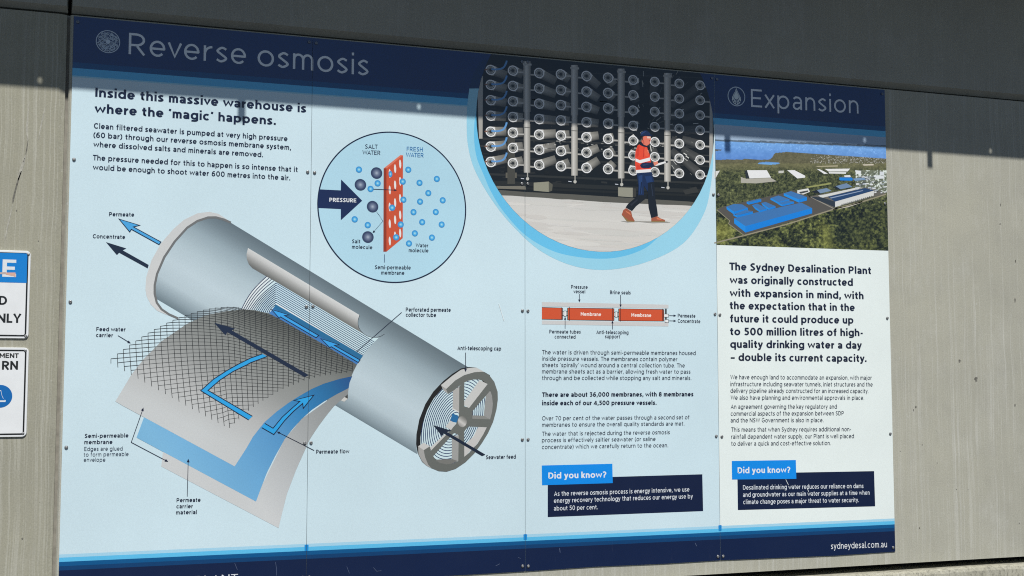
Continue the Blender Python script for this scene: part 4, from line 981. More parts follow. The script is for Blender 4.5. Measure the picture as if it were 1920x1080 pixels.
# ------------------------------------------------------------------ sheet three: cross-section and text
S = 'cross_section'
Y3 = lambda *p: Z(960, 540, 4, p)
it = Item(S, 3, label='small drawing of orange membranes in a grey pressure vessel', key=S)
it.poly(Y3((224, 105), (1173, 125), (1173, 153), (224, 137)), (204, 203, 202)); it.poly(Y3((224, 243), (1173, 258), (1173, 288), (224, 273)), (204, 203, 202)); it.build()
for pts in (((224, 145), (378, 150), (378, 237), (224, 234)), ((417, 150), (764, 155), (764, 244), (417, 239)), ((800, 156), (1137, 161), (1137, 248), (800, 245))):
    it = Item('membrane_block', 4, S); it.poly(Y3(*pts), (208, 82, 44)); it.lift()
    it.stroke(Y3(pts[0], pts[1]), .9, (60, 36, 26)); it.stroke(Y3(pts[3], pts[2]), .9, (60, 36, 26)); it.stroke(Y3(pts[1], pts[2]), 1.4, (50, 34, 26))
    if pts[0][0] > 230: it.stroke(Y3(pts[0], pts[3]), 1.4, (70, 70, 40))
    it.lift()
    for bx in {224: (369,), 417: (430, 754), 800: (812, 1128)}[pts[0][0]]: it.stroke(Y3((bx, pts[0][1] - (8 if bx in (430, 812) else 0)), (bx, pts[3][1] + (6 if bx in (430, 812) else 0))), 1.0, (30, 24, 24))
    if pts[0][0] == 417: text(it, 'Membrane', (1088.8, 591.9), (1127, 592.6), 6.6, (250, 236, 228), 'bold')
    if pts[0][0] == 800: text(it, 'Membrane', (1183.8, 593.8), (1221, 594.4), 6.6, (250, 236, 228), 'bold')
    it.build()
for cx, cy in ((398, 192), (782, 199)):
    it = Item('tube_connector', 4, S); it.poly(Y3((cx - 19, cy - 14), (cx + 19, cy - 14), (cx + 19, cy + 14), (cx - 19, cy + 14)), (232, 236, 236)); it.lift()
    it.stroke(Y3((cx - 19, cy - 14), (cx + 19, cy - 14), (cx + 19, cy + 14), (cx - 19, cy + 14)), .9, (60, 60, 55), True); it.lift(); it.poly(Y3((cx - 9, cy - 20), (cx + 9, cy - 20), (cx + 9, cy + 20), (cx - 9, cy + 20)), (235, 238, 238)); it.lift(); it.stroke(Y3((cx - 9, cy - 20), (cx + 9, cy - 20), (cx + 9, cy + 20), (cx - 9, cy + 20)), .9, (60, 60, 55), True); it.build()
it = Item('outlet', 4, S); it.poly(Y3((1147, 155), (1160, 155), (1160, 262), (1147, 262)), (70, 72, 76)); it.lift()
for y0, y1, x0 in ((195, 219, 1137), (236, 260, 1147)): it.poly(Y3((x0, y0), (1173, y0 + 1), (1173, y1), (x0, y1 - 1)), (236, 238, 238)); it.stroke(Y3((x0, y0), (1173, y0 + 1), (1173, y1), (x0, y1 - 1)), .8, (60, 60, 60), True)
it.build()
for pts in (((505, 45), (505, 107)), ((814, 52), (814, 145)), ((398, 305), (398, 216)), ((753, 310), (753, 244)), ((1178, 207), (1232, 208)), ((1178, 246), (1232, 247))):
    it = Item('leader_line', 6, S); it.arrow(Y3(*pts), 1.1, 5.2, INKN); it.build()
for lines in ([('Pressure', (1070.8, 541), (1101.8, 541.6)), ('vessel', (1075.2, 549.6), (1097.2, 550))], [('Brine seals', (1143.8, 551.3), (1182.5, 552))], [('Permeate', (1270.8, 595), (1303.8, 595.6))], [('Concentrate', (1270.8, 605), (1313, 605.8))],
              [('Permeate tubes', (1030, 625), (1088.8, 625.4)), ('connected', (1039.8, 634.5), (1079, 634.8))], [('Anti-telescoping', (1118, 626), (1178.3, 626.6)), ('support', (1134.3, 634), (1162.3, 634.4))]):
    texts('caption', lines, 6.8, INKN, 'semi', 6, S)
texts('paragraph', [('The water is driven through semi-permeable membranes housed', (1016.3, 664), (1304.3, 665.5)), ('inside pressure vessels. The membranes contain polymer', (1016.3, 676), (1270, 677)), ('sheets ‘spirally’ wound around a central collection tube. The', (1016.3, 688), (1283.8, 688.7)),
                    ('membrane sheets act as a barrier, allowing fresh water to pass', (1016.3, 700), (1294.5, 700.4)), ('through and be collected while stopping any salt and minerals.', (1016.3, 712.2), (1296, 712.2))], 7.6, GREY, 'book')
texts('paragraph', [('There are about 36,000 membranes, with 8 membranes', (1016.3, 743.9), (1300, 742.8)), ('inside each of our 4,500 pressure vessels.', (1016.3, 759.6), (1230.8, 758.8))], 8.2, INKN, 'bold')
texts('paragraph', [('Over 70 per cent of the water passes through a second set of', (1016.3, 788), (1292.5, 785.8)), ('membranes to ensure the overall quality standards are met.', (1016.3, 800.2), (1283, 797.6))], 7.6, GREY, 'book')
texts('paragraph', [('The water that is rejected during the reverse osmosis', (1016.3, 817), (1255.8, 813.8)), ('process is effectively saltier seawater (or saline', (1016, 829), (1229, 826.4)), ('concentrate) which we carefully return to the ocean.', (1016, 841.8), (1252.5, 838.2))], 7.6, GREY, 'book')
Y7 = lambda *p: Z(960, 810, 4, p)
def fact_box(navy, blue, t, lines, cap1, cap2):
    it = Item('fact_box', 3, label=None, key='fact_box'); it.poly(navy, (6, 25, 60)); it.build()
    it = Item('fact_tab', 5, 'fact_box'); it.poly(blue, DYK); it.lift(); text(it, t[0], t[1], t[2], cap1, WHITE, 'bold', 4); it.build()
    texts('fact_text', lines, cap2, (226, 232, 238), 'medium', 5, 'fact_box')
fact_box(Y7((268, 351), (1427, 317), (1433, 593), (268, 638)), Y7((223, 251), (752, 238), (755, 383), (225, 399)), ('Did you know?', (1028, 897.6), (1136.8, 895.2)),
         [('As the reverse osmosis process is energy intensive, we use', (1038.8, 930), (1292.5, 921.5)), ('energy recovery technology that reduces our energy use by', (1038.5, 943), (1299, 934.3)), ('about 50 per cent.', (1038.5, 957.3), (1120.8, 954.7))], 11.5, 8.4)

# ------------------------------------------------------------------ sheet four: expansion
it = Item('heading_word', 9); text(it, 'Expansion', (1408, 200.5), (1609.5, 213), 33, (236, 242, 248), 'light', 6); it.build()
it = Item('drop_symbol', 9); c = bd(1380.5, 181); r = abs(bd(1397, 182)[0] - c[0])
it.ringm(c, r * .90, r, (196, 210, 224), 48)
def drop(k, dz): return [(c[0] + r * k * x, c[1] + r * (k * z + dz)) for x, z in [(0, .98), (.14, .62), (.34, .28), (.52, -.06), (.56, -.34), (.42, -.68), (.2, -.86), (0, -.9), (-.2, -.86), (-.42, -.68), (-.56, -.34), (-.52, -.06), (-.34, .28), (-.14, .62)]]
LT = (222, 232, 240)
it.poly_m(drop(.92, -.02), LT); it.lift(); it.poly_m(drop(.60, .14), NAVY); it.lift(); it.poly_m(drop(.51, .145), LT); it.lift()
for dx, l in ((-.36, .46), (-.18, .62), (0, .72), (.18, .62), (.36, .46)):
    x0, z0, x1, z1 = c[0] + r * dx * .8, c[1] - r * .32, c[0] + r * dx, c[1] - r * l
    it.poly_m([(x0 - r * .035, z0), (x0 + r * .035, z0), (x1 + r * .035, z1), (x1 - r * .035, z1)], NAVY); it.lift(); it.disc((x1, z1), r * .075, [(1, NAVY)], n=10); it.sub -= 1
it.build()

def vnoise(h, w, cell, seed):
    r = np.random.default_rng(seed); gy, gx = int(h / cell) + 3, int(w / cell) + 3; g = r.random((gy, gx))
    y = np.arange(h) / cell; x = np.arange(w) / cell; iy, ix = y.astype(int), x.astype(int); ty, tx = y - iy, x - ix; ty = ty * ty * (3 - 2 * ty); tx = tx * tx * (3 - 2 * tx)
    a = g[np.ix_(iy, ix)]; b = g[np.ix_(iy, ix + 1)]; c_ = g[np.ix_(iy + 1, ix)]; d = g[np.ix_(iy + 1, ix + 1)]
    return (a * (1 - tx) + b * tx) * (1 - ty)[:, None] + (c_ * (1 - tx) + d * tx) * ty[:, None]
Z6 = lambda *p: Z(1330, 230, 4.32, p)
AZT, AZB = 2.134, bd(1338.6, 459)[1] - ZB      # top and foot of the aerial picture on the sheet
X0, X1 = 3.0 + GAP, 4.0
GW, GH = 300, 220
zb_r = bd(1663, 470)[1] - ZB
gx = np.linspace(X0, X1, GW); gv = np.linspace(0, 1, GH)
# tracing coordinates (zoom 6 frame) of each grid point, so zones follow the picture's own outlines
ax_, az_ = np.meshgrid(gx, gv); zz = (AZB + (zb_r - AZB) * (ax_ - X0) / (X1 - X0)) * (1 - az_) + AZT * az_
Rt = np.array(CAM_R).T
d = np.stack([ax_ - CAM_L.x, np.full_like(ax_, -FRONT - CAM_L.y), zz + ZB - CAM_L.z], -1) @ Rt.T
u = (960 + FPX * d[..., 0] / -d[..., 2] - 1330) * 4.32; v = (540 - FPX * d[..., 1] / -d[..., 2] - 230) * 4.32
n1, n2, n3, n4 = (vnoise(GH, GW, s_, 20 + s_) for s_ in (2, 4, 9, 26)); n0 = np.random.default_rng(5).random((GH, GW))
fine = .30 * n0 + .34 * n1 + .24 * n2 + .12 * n3
def L3(a): return np.array(a, float)
def blend(base, col, m): return base * (1 - m[..., None]) + col * m[..., None]
hor = 150 + (u - 40) * .035
img = np.zeros((GH, GW, 3)) + L3((166, 188, 212))
img = blend(img, L3((186, 206, 226)), np.clip(1 - (v - 40) / 90, 0, 1) * .8)
shore = hor - 16 + 5 * (n3 - .5)
img = np.where((v > shore)[..., None], (L3((96, 112, 128)) + (fine - .5)[..., None] * 60), img)
img = np.where((v > hor)[..., None], L3((122, 174, 234)) + (n2 - .5)[..., None] * 16 - np.clip((v - hor) / 160, 0, 1)[..., None] * L3((28, 34, 22)) + ((n1 > .8) & (v < hor + 60))[..., None] * 22, img)
# near shore line of the water
sx = [-20, 40, 110, 200, 290, 400, 490, 520, 505, 470]; 
def land_line(uu): return np.interp(uu, [-50, 40, 120, 220, 300, 420, 490, 510, 530, 620, 700, 800, 980, 1130, 1300, 1450], [300, 303, 300, 297, 300, 302, 296, 280, 246, 238, 242, 250, 258, 272, 284, 292])
land = v > land_line(u) + 4 * (n3 - .5)
far = L3((104, 100, 72)) + (fine - .5)[..., None] * L3((54, 50, 42))
mid = L3((70, 73, 47)) + (fine - .52)[..., None] * L3((170, 166, 116))
clump = .12 * n0 + .30 * n1 + .40 * n2 + .18 * n3
near = L3((64, 68, 38)) + (clump - .5)[..., None] * L3((240, 236, 140)) + (n4 - .5)[..., None] * L3((44, 42, 18)) + (n0 - .5)[..., None] * L3((26, 26, 14))
wm = np.clip((v - 350) / 60, 0, 1)[..., None]; wn_ = np.clip((v - 620) / 90, 0, 1)[..., None]
lc = far * (1 - wm) + mid * wm; lc = lc * (1 - wn_) + near * wn_
dark = np.clip((u - 1020) / 60, 0, 1) * np.clip((v - 640 - (1400 - u) * .3) / 60, 0, 1) * .35 * (n3 + .3)
lc = blend(lc, L3((30, 34, 20)), np.clip(dark, 0, .6))
track = np.exp(-((u - 930 - (v - 830) * .32) / 60) ** 2) * np.clip((v - 780) / 60, 0, 1) * .5
lc = blend(lc, L3((112, 112, 58)), track)
grass = np.clip(1 - ((u - 90) / 130) ** 2 - ((v - 880) / 120) ** 2, 0, 1) * .8
lc = blend(lc, L3((128, 126, 62)) + (fine - .5)[..., None] * 90, grass)
img = np.where(land[..., None], lc, img)
spit = (np.abs(v - (314 + (u - 350) * .06) - 5 * (n3 - .5)) < 16) & (u > 280) & (u < 470); img = np.where((spit & ~land)[..., None], far, img)
isle = (np.abs(v - 222) < 12 * np.clip(1 - (u - 30) / 80, 0, 1)); img = np.where(isle[..., None], L3((96, 92, 76)), img)
pond = ((u - 480) / 88) ** 2 + ((v - 329) / 11) ** 2 < 1; img = np.where(pond[..., None], L3((108, 160, 222)), img)
houses = (n0 > .86) & (v > 255 + (u - 760) * .05) & (v < 330) & (u > 820); img = np.where(houses[..., None], L3((196, 194, 186)), img)
wk = (u > 1180) & (v > 385) & (v < 560 - (1440 - u) * .1); img = np.where(wk[..., None], img * .45 + L3((132, 136, 132)) * .55, img)
works = (n2 * .5 + n1 + n0 * .3 > 1.16) & (u > 1180) & (v > 385) & (v < 560 - (1440 - u) * .1); img = np.where(works[..., None], L3((212, 216, 220)), img)
img = np.where((land & (v > 330))[..., None], img * L3((1.10, 1.12, 1.06)), img)
img = np.clip(img, 8, 250)
ap = Item('aerial_photo', 2, label='printed aerial photo of a blue bay, forest and blue building blocks', key='aerial_photo')
yv = -(FRONT + 2 * .00016)
I6 = img.reshape(-1, 3) / 255.0; I6 = np.where(I6 <= .04045, I6 / 12.92, ((I6 + .055) / 1.055) ** 2.4)
ap.v = [(x, yv, z) for x, z in zip(ax_.ravel(), zz.ravel())]; ap.c = I6.tolist()
ap.f = [[j * GW + i, j * GW + i + 1, (j + 1) * GW + i + 1, (j + 1) * GW + i] for j in range(GH - 1) for i in range(GW - 1)]
ap.build()
A = 'aerial_photo'
bl = Item('building', 3, A)
for pts, c in (([(305, 385), (465, 385), (500, 445), (325, 452)], (240, 240, 238)), ([(288, 388), (305, 385), (325, 452), (296, 450)], (40, 44, 48)), ([(255, 440), (300, 455), (500, 448), (545, 475), (380, 492), (255, 488)], (176, 172, 160)), ([(630, 385), (690, 385), (776, 430), (776, 445), (712, 452)], (236, 238, 238)),
               ([(40, 395), (85, 388), (50, 450), (40, 455)], (222, 222, 216)), ([(560, 390), (605, 388), (600, 408), (560, 410)], (200, 198, 190)), ([(870, 375), (895, 378), (960, 412), (930, 416)], (238, 238, 236)), ([(935, 375), (1140, 372), (1120, 395), (965, 395)], (232, 232, 230)), ([(965, 398), (1110, 400), (1105, 415), (970, 412)], (222, 222, 220)),
               ([(1180, 385), (1228, 390), (1226, 416), (1190, 416)], (226, 228, 228)), ([(1330, 425), (1410, 430), (1420, 452), (1340, 456)], (220, 224, 226)), ([(1380, 395), (1415, 398), (1415, 428), (1380, 425)], (214, 218, 222)),
               ([(712, 548), (800, 532), (815, 560), (760, 582), (712, 572)], (220, 220, 216)), ([(725, 562), (800, 548), (800, 560), (740, 576)], (70, 72, 72)), ([(1090, 428), (1140, 424), (1146, 440), (1098, 446)], (226, 228, 230)), ([(860, 352), (1040, 345), (1040, 356), (880, 360)], (170, 162, 132)),
               ([(775, 520), (985, 485), (990, 498), (800, 528)], (150, 152, 92)), ([(1240, 338), (1330, 335), (1330, 346), (1250, 348)], (206, 196, 176))):
    bsub = bl.sub; bl = Item('building', 3, A); bl.sub = bsub + 1; bl.poly(Z6(*pts), c); bl.build()
bl = Item('works_yard', 3, A)
bl.poly(Z6((60, 705), (110, 680), (600, 570), (680, 548), (820, 600), (1000, 690), (1010, 700), (290, 910), (230, 880), (155, 815), (165, 790)), (86, 82, 76)); bl.poly(Z6((800, 600), (1010, 560), (1300, 520), (1430, 575), (1010, 690)), (104, 100, 92))
bl.lift(); bl.stroke(Z6((40, 975), (290, 912), (640, 820), (1010, 700), (1240, 640), (1430, 580)), 2.4, (150, 142, 118)); bl.stroke(Z6((1000, 700), (1120, 680), (1240, 640)), 2.6, (198, 192, 176))
bl.stroke(Z6((60, 705), (165, 795), (155, 818), (280, 912)), 1.2, (150, 144, 118)); bl.stroke(Z6((820, 602), (1000, 692)), 1.6, (150, 144, 132)); bl.build()
bl = Item('blue_blocks', 5, A)
BT, BS, BF = (62, 116, 176), (16, 128, 220), (30, 140, 226)
for top, s1_, s2_ in (([(200, 775), (300, 745), (745, 648), (832, 692), (292, 838)], [(200, 775), (292, 838), (292, 890), (200, 815)], [(292, 838), (832, 692), (832, 735), (292, 890)]),
                      ([(138, 680), (200, 658), (265, 662), (312, 690), (200, 722)], [(138, 680), (200, 722), (200, 745), (140, 702)], [(200, 722), (312, 690), (312, 712), (200, 745)]),
                      ([(205, 738), (290, 708), (350, 716), (225, 752)], [(195, 742), (225, 752), (225, 768), (195, 755)], [(225, 752), (352, 718), (352, 738), (225, 768)]),
                      ([(302, 640), (410, 615), (420, 622), (320, 650)], [(302, 640), (320, 650), (320, 664), (302, 656)], [(320, 650), (420, 622), (420, 640), (320, 664)]),
                      ([(345, 668), (385, 655), (470, 695), (410, 712)], [(345, 668), (410, 712), (410, 726), (370, 700)], [(410, 712), (470, 695), (470, 708), (410, 726)]),
                      ([(420, 650), (455, 642), (535, 676), (480, 692)], [(420, 650), (480, 692), (480, 706), (432, 672)], [(480, 692), (535, 676), (535, 692), (480, 706)]),
                      ([(495, 610), (560, 590), (648, 620), (560, 645)], [(495, 610), (560, 645), (560, 660), (495, 625)], [(560, 645), (648, 620), (648, 634), (560, 660)]),
                      ([(560, 650), (640, 630), (686, 640), (590, 665)], [(560, 650), (590, 665), (590, 678), (560, 664)], [(590, 665), (686, 640), (686, 655), (590, 678)]),
                      ([(602, 572), (660, 555), (790, 602), (725, 622)], [(602, 572), (725, 622), (725, 648), (602, 592)], [(725, 622), (790, 602), (790, 630), (725, 648)]),
                      ([(1055, 440), (1150, 442), (1160, 450), (1060, 450)], [(1055, 440), (1060, 450), (1060, 468), (1052, 462)], [(1060, 450), (1160, 450), (1158, 470), (1060, 468)])):
    bl.poly(Z6(*top), BT); bl.poly(Z6(*s1_), BF); bl.poly(Z6(*s2_), BS); bl.sub += 1
bl.build()
bl = Item('plant_hall', 5, A)
for pts, c in (([(880, 590), (940, 580), (1210, 522), (1240, 530), (910, 610)], (214, 214, 210)), ([(820, 600), (910, 605), (1018, 640), (1018, 685), (870, 625)], (46, 54, 64)), ([(960, 600), (1260, 530), (1335, 548), (1018, 640)], (36, 66, 108)), ([(1018, 640), (1335, 550), (1330, 592), (1018, 684)], (214, 214, 210)),
               ([(975, 608), (1240, 548), (1246, 552), (985, 614)], (150, 166, 190)), ([(860, 548), (950, 530), (990, 552), (890, 575)], (120, 144, 172)), ([(1020, 515), (1110, 490), (1160, 520), (1060, 540)], (112, 138, 170)), ([(830, 555), (870, 545), (900, 575), (850, 570)], (30, 34, 40)), ([(1000, 520), (1022, 514), (1070, 545), (1040, 542)], (30, 36, 44)), ([(1160, 455), (1250, 440), (1270, 462), (1180, 472)], (120, 150, 184))):
    bl.poly(Z6(*pts), c); bl.sub += 1
for k in range(16):
    x = 1070 + k * 16; y = 668 - k * 4.5; bl.poly(Z6((x, y - 8), (x + 8, y - 10), (x + 8, y + 2), (x, y + 4)), (60, 66, 60) if k % 3 else (110, 110, 90))
for k in range(60):
    x, y = rr.uniform(1170, 1415), rr.uniform(430, 575); 
    if y > 545 and x < 1335: continue
    l, h = rr.uniform(8, 34), rr.uniform(4, 11); c_ = rr.choice(((214, 218, 222), (188, 196, 204), (96, 102, 100), (150, 158, 164), (226, 228, 230), (78, 84, 78)))
    bl.sub = 10 + k % 7; bl.poly(Z6((x, y), (x + l, y - l * .12), (x + l, y + h - l * .12), (x, y + h)), c_)
bl.build()

texts('lead_sentence', [('The Sydney Desalination Plant', (1367.5, 506), (1633, 513.8)), ('was originally constructed', (1368, 531.2), (1599, 535.8)), ('with expansion in mind, with', (1368, 555.6), (1619, 560.8)), ('the expectation that in the', (1368.2, 579.3), (1602.5, 583)),
    ('future it could produce up', (1368.8, 603.8), (1600, 606.6)), ('to 500 million litres of high-', (1368.8, 628), (1617.5, 630)), ('quality drinking water a day', (1369, 651.8), (1616, 653.6)), ('– double its current capacity.', (1370, 676.2), (1624.5, 678.4))], 13.6, INKN, 'bold')
texts('paragraph', [('We have enough land to accommodate an expansion, with major', (1369.5, 710.8), (1634.5, 712)), ('infrastructure including seawater tunnels, inlet structures and the', (1369.5, 723.8), (1636, 724.5)), ('delivery pipeline already constructed for an increased capacity.', (1369.5, 736.3), (1628, 736.8)), ('We also have planning and environmental approvals in place.', (1370, 749.3), (1620, 749.5))], 8, GREY, 'book')
texts('paragraph', [('An agreement governing the key regulatory and', (1370, 766.3), (1569, 766)), ('commercial aspects of the expansion between SDP', (1370, 779.3), (1582, 778.5)), ('and the NSW Government is also in place.', (1370, 791.8), (1543.8, 791.3))], 8, GREY, 'book')
texts('paragraph', [('This means that when Sydney requires additional non-', (1371, 809.3), (1595.5, 808.3)), ('rainfall dependent water supply, our Plant is well placed', (1371, 822.5), (1601, 821.3)), ('to deliver a quick and cost-effective solution.', (1371, 835.5), (1557.5, 834.3))], 8, GREY, 'book')
fact_box([(1382.5, 888), (1638.8, 883.3), (1640.8, 949.3), (1383.5, 956.3)], [(1372, 864.3), (1492, 862.5), (1493, 897.8), (1372.5, 899)], ('Did you know?', (1383, 887.5), (1481.8, 886.2)),
         [('Desalinated drinking water reduces our reliance on dams', (1393, 918.2), (1619, 915)), ('and groundwater as our main water supplies at a time when', (1393, 931.8), (1630.5, 927.5)), ('climate change poses a major threat to water security.', (1393.5, 945.3), (1610, 941.3))], 11.2, 8.4)
it = Item('web_address', 4); text(it, 'sydneydesal.com.au', (1558, 1029.5), (1663, 1026), 11.5, (232, 236, 240), 'book', 4); it.build()
it = Item('footer_title', 4); text(it, 'PLANT', (366, 1093.5), (446, 1089), 13, (225, 230, 236), 'book', 4); it.build()

# blue tape over the seams, scuffs on the foot band
for px, py in ((578, 1027), (984.5, 1007), (1346.5, 990)):
    for s_ in (-1, 1):
        it = Item('tape', 6); x, z = bd(px, py); x = round(x); a = x + s_ * GAP; it.poly_m([(a, z - .014), (a + s_ * .007, z - .012), (a + s_ * .008, z + .012), (a, z + .014)], (20, 140, 215)); it.build()
for pts in ([(516.5, 1054), (518, 1064), (518.5, 1079)], [(700, 1064), (706, 1071), (715, 1070)], [(929, 1061), (937, 1057)], [(1049, 1028), (1050, 1036)], [(440, 1056), (445, 1068)], [(1303, 1018), (1306, 1024)], [(935, 569), (945, 602)], [(1473, 899), (1478, 909)], [(1513, 915), (1516, 922)], [(971, 1045), (976, 1047)], [(650, 1062), (655, 1075)]):
    it = Item('scuff', 10); it.stroke(pts, random.uniform(.6, 1.2), (84, 98, 128) if pts[0][1] > 1000 else (226, 236, 242)); it.build()

# ------------------------------------------------------------------ screws
def screw_bm():
    bm = bmesh.new(); n = 16; prof = [(.0072, .0), (.0072, .0010), (.0068, .0024), (.0054, .0036), (.0032, .0042), (.0020, .0042), (.0017, .0026), (.0, .0024)]
    rows = []
    for r, h in prof:
        rows.append([bm.verts.new((r * math.cos(2 * math.pi * i / n), -h, r * math.sin(2 * math.pi * i / n))) for i in range(n)] if r > 0 else [bm.verts.new((0, -h, 0))])
    for a, b in zip(rows, rows[1:]):
        for i in range(n):
            j = (i + 1) % n
            bm.faces.new((a[i], a[j], b[j], b[i]) if len(b) > 1 else (a[i], a[j], b[0]))
    bmesh.ops.recalc_face_normals(bm, faces=bm.faces)
    for f in bm.faces: f.smooth = True
    return bm
first = None
for i in range(4):
    for side in (0, 1):
        inset = .0155 if (i, side) in ((0, 0), (3, 1)) else .0145
        x = (-.5 + inset) if side == 0 else (.5 - inset)
        for z in (2.363, 1.782, 1.191, .598, .024):
            zz_ = z + random.uniform(-.002, .002); xx = x + random.uniform(-.0015, .0015)
            loc = (xx, -FRONT - .0021, zz_)
            key = 'n' if z > 2.2 else 's'
            if first is None: first = {}
            if key not in first:
                o = mesh_obj('screw', screw_bm(), NAVYPAINT if key == 'n' else STEEL, SHEETS[i], loc); first[key] = o
            else:
                o = first[key].copy(); COL.objects.link(o); o.parent = SHEETS[i]; o.location = loc
            o.rotation_euler = (0, random.uniform(0, 3), 0)

# ------------------------------------------------------------------ the two small safety signs at the left
def small_sign(tr, br, label, width=.46):
    """white plate with rounded corners; tr and br are its right-hand corners"""
    x1 = (at(*tr)[0] + at(*br)[0]) / 2; z1, z0 = at(*tr)[1], at(*br)[1]; x0 = x1 - width; cz = (z0 + z1) / 2
    e = empty('safety_sign', (x1 - width / 2, 0, z0)); tag(e, label, 'safety sign', 'small safety signs on the concrete')
    hw, h, r = width / 2, z1 - z0, .018
    def rr_pts(ins, rad):
        P = []
        for cx, cz_, a0 in ((hw - ins - rad, h - ins - rad, 0), (-hw + ins + rad, h - ins - rad, 90), (-hw + ins + rad, ins + rad, 180), (hw - ins - rad, ins + rad, 270)):
            for k in range(7):
                a = math.radians(a0 + k * 15); P.append((cx + rad * math.cos(a), cz_ + rad * math.sin(a)))
        return P
    bm = bmesh.new(); rows = [[bm.verts.new((x, y, z)) for x, z in rr_pts(ins, rad)] for ins, rad, y in ((0, r, -.0005), (0, r, -.006), (.0015, r - .0015, -.0075))]
    for a, b in zip(rows, rows[1:]):
        for i in range(len(a)): bm.faces.new((a[i], a[(i + 1) % len(a)], b[(i + 1) % len(a)], b[i]))
    bm.faces.new(rows[-1]); bm.faces.new(rows[0][::-1]); bmesh.ops.recalc_face_normals(bm, faces=bm.faces)
    mesh_obj('plate', bm, SIGNRIM, e)
    return e, x1 - width / 2, z0, hw, h, rr_pts
def sign_part(e, ox, oz, name, polys, y, label=None):
    """polys = [(points in metres relative to the sign, colour)]"""
    V, F, Cc = [], [], []
    for k, (pts, col) in enumerate(polys):
        n = len(V); V += [(x, -y - .00003 * (k if k < 9 else 9), z) for x, z in pts]; Cc += [(*lin(col), 1)] * len(pts); F.append(list(range(n, n + len(pts))))
    me = bpy.data.meshes.new(name); me.from_pydata(V, [], F); ca = me.color_attributes.new('Col', 'FLOAT_COLOR', 'POINT')
    ca.data.foreach_set('color', np.array(Cc, dtype=np.float32).ravel()); me.materials.append(INK)
    o = bpy.data.objects.new(name, me); COL.objects.link(o); o.parent = e
    if label: o['label'] = label
    return o
def sign_text(e, ox, oz, body, x_right, base, cap, col, y, wide=1.0):
    strips, _ = layout(body, 'bold', -.02); V, F = [], []; xm = max(p[0] for q in strips for p in q[0] + q[1])
    for Ls, Rs, closed, lv in strips:
        n0, n = len(V), len(Ls)
        for k in range(n):
            for vx, vy in (Ls[k], Rs[k]): V.append(((vx - xm) * cap * wide + x_right, -y - lv * SUB, vy * cap + base))
        for k in range(n if closed else n - 1):
            j = (k + 1) % n; F.append([n0 + 2 * k, n0 + 2 * k + 1, n0 + 2 * j + 1, n0 + 2 * j])
    me = bpy.data.meshes.new('lettering'); me.from_pydata(V, [], F)
    ca = me.color_attributes.new('Col', 'FLOAT_COLOR', 'POINT'); ca.data.foreach_set('color', np.tile(np.array([*lin(col), 1], dtype=np.float32), len(V))); me.materials.append(INK)
    o = bpy.data.objects.new('lettering', me); COL.objects.link(o); o.parent = e; return o
def border(e, hw, h, ins, w, pts_fn, y):
    a, b = pts_fn(ins, .012), pts_fn(ins + w, .012 - w); return sign_part(e, 0, 0, 'border_line', [([a[i], a[(i + 1) % len(a)], b[(i + 1) % len(a)], b[i]], (18, 20, 24)) for i in range(len(a))], y)
SY = .0078
def rel(ox, oz, *pts): return [(at(px, py, -SY)[0] - ox, at(px, py, -SY)[1] - oz) for px, py in pts]
def rivet(e, x, z):
    bm = screw_bm(); o = mesh_obj('rivet', bm, STEEL, e, (x, -SY + .0004, z)); o.scale = (.8, .8, .8)

e, ox, oz, hw, h, fn = small_sign((58, 471), (53.5, 635), 'small white safety sign with blue header and torn letter E at left edge')
border(e, hw, h, .0085, .0062, fn, SY)
hb = rel(ox, oz, (52, 475.5), (52, 530.5))
sign_part(e, ox, oz, 'blue_header', [([(-hw + .013, hb[1][1]), (hw - .013, hb[1][1]), (hw - .013, hb[0][1]), (-hw + .013, hb[0][1])], (0, 130, 214))], SY + .0003)
pe_ = rel(ox, oz, (30, 519.5), (30, 487)); cap_e = pe_[1][1] - pe_[0][1]
sign_text(e, ox, oz, 'E', pe_[0][0], pe_[0][1], cap_e, (232, 236, 238), SY + .0006, 1.0)
st = rel(ox, oz, (11, 511), (29, 511), (29.5, 520), (26, 518), (11, 515)); st2 = rel(ox, oz, (-8, 511), (11, 510), (11, 514), (-8, 514))
sign_part(e, ox, oz, 'torn_sticker', [(st, (222, 178, 160)), (st2, (196, 178, 172))], SY + .0009)
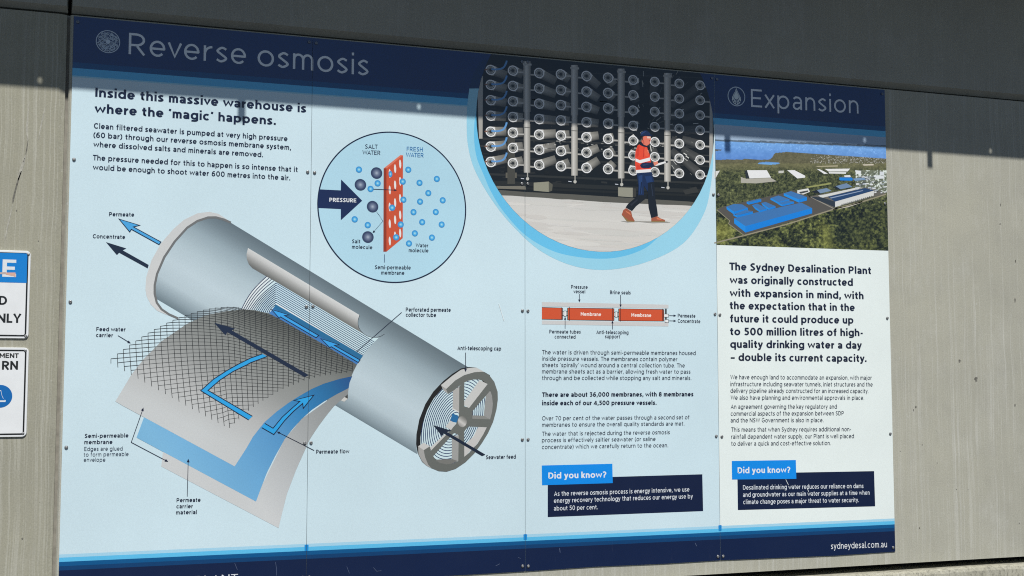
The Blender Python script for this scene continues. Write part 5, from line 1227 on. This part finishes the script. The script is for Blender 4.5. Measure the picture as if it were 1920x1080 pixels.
for body, px, py, cap in (('AUTHORISED'[-1:], 13, 571.5, 16.5), ('ONLY', 39.8, 605.3, 17)):
    q = rel(ox, oz, (px, py), (px, py - cap)); sign_text(e, ox, oz, body, q[0][0], q[0][1], q[1][1] - q[0][1], (24, 26, 30), SY + .0006, .95)
q = rel(ox, oz, (31, 628), (39, 628), (39, 629.2), (31, 629.2)); sign_part(e, ox, oz, 'small_print', [(q, (60, 62, 66))], SY + .0006)
for px, py in ((53.2, 477), (48, 630)): q = rel(ox, oz, (px, py)); rivet(e, *q[0]); rivet(e, -q[0][0], q[0][1])

e, ox, oz, hw, h, fn = small_sign((55, 652), (49, 819), 'small white safety sign with round blue boot symbol at left edge')
border(e, hw, h, .0085, .0062, fn, SY)
for body, px, py, cap, wd in (('MENT', 35, 671, 8.6, 1.05), ('RN', 33.5, 693, 16.2, .95)):
    q = rel(ox, oz, (px, py), (px, py - cap)); sign_text(e, ox, oz, body, q[0][0], q[0][1], q[1][1] - q[0][1], (24, 26, 30), SY + .0006, wd)
c, rt = rel(ox, oz, (0, 743), (23, 743)); rad = rt[0] - c[0]
o = sign_part(e, ox, oz, 'boot_symbol', [([(c[0] + rad * math.cos(a), c[1] + rad * math.sin(a)) for a in np.linspace(0, 6.283, 49)[:-1]], (0, 104, 180))], SY + .0003)
boot = [(-.42, .55), (.08, .52), (.16, .1), (.30, -.22), (.48, -.36), (.46, -.50), (-.44, -.50), (-.46, -.1)]
P = [(c[0] + rad * x, c[1] + rad * z) for x, z in boot]; Pi = [(c[0] + rad * (x * .86 - .005), c[1] + rad * (z * .86 + .0)) for x, z in boot]
o2 = sign_part(e, ox, oz, 'boot_outline', [(P, (232, 236, 240)), (Pi, (0, 104, 180)), ([(c[0] + rad * x, c[1] + rad * z) for x, z in ((-.44, -.36), (.47, -.36), (.46, -.5), (-.44, -.5))], (232, 236, 240))], SY + .0006)
for px, py in ((47.5, 657.5), (43, 812.5)): q = rel(ox, oz, (px, py)); rivet(e, *q[0]); rivet(e, -q[0][0], q[0][1])
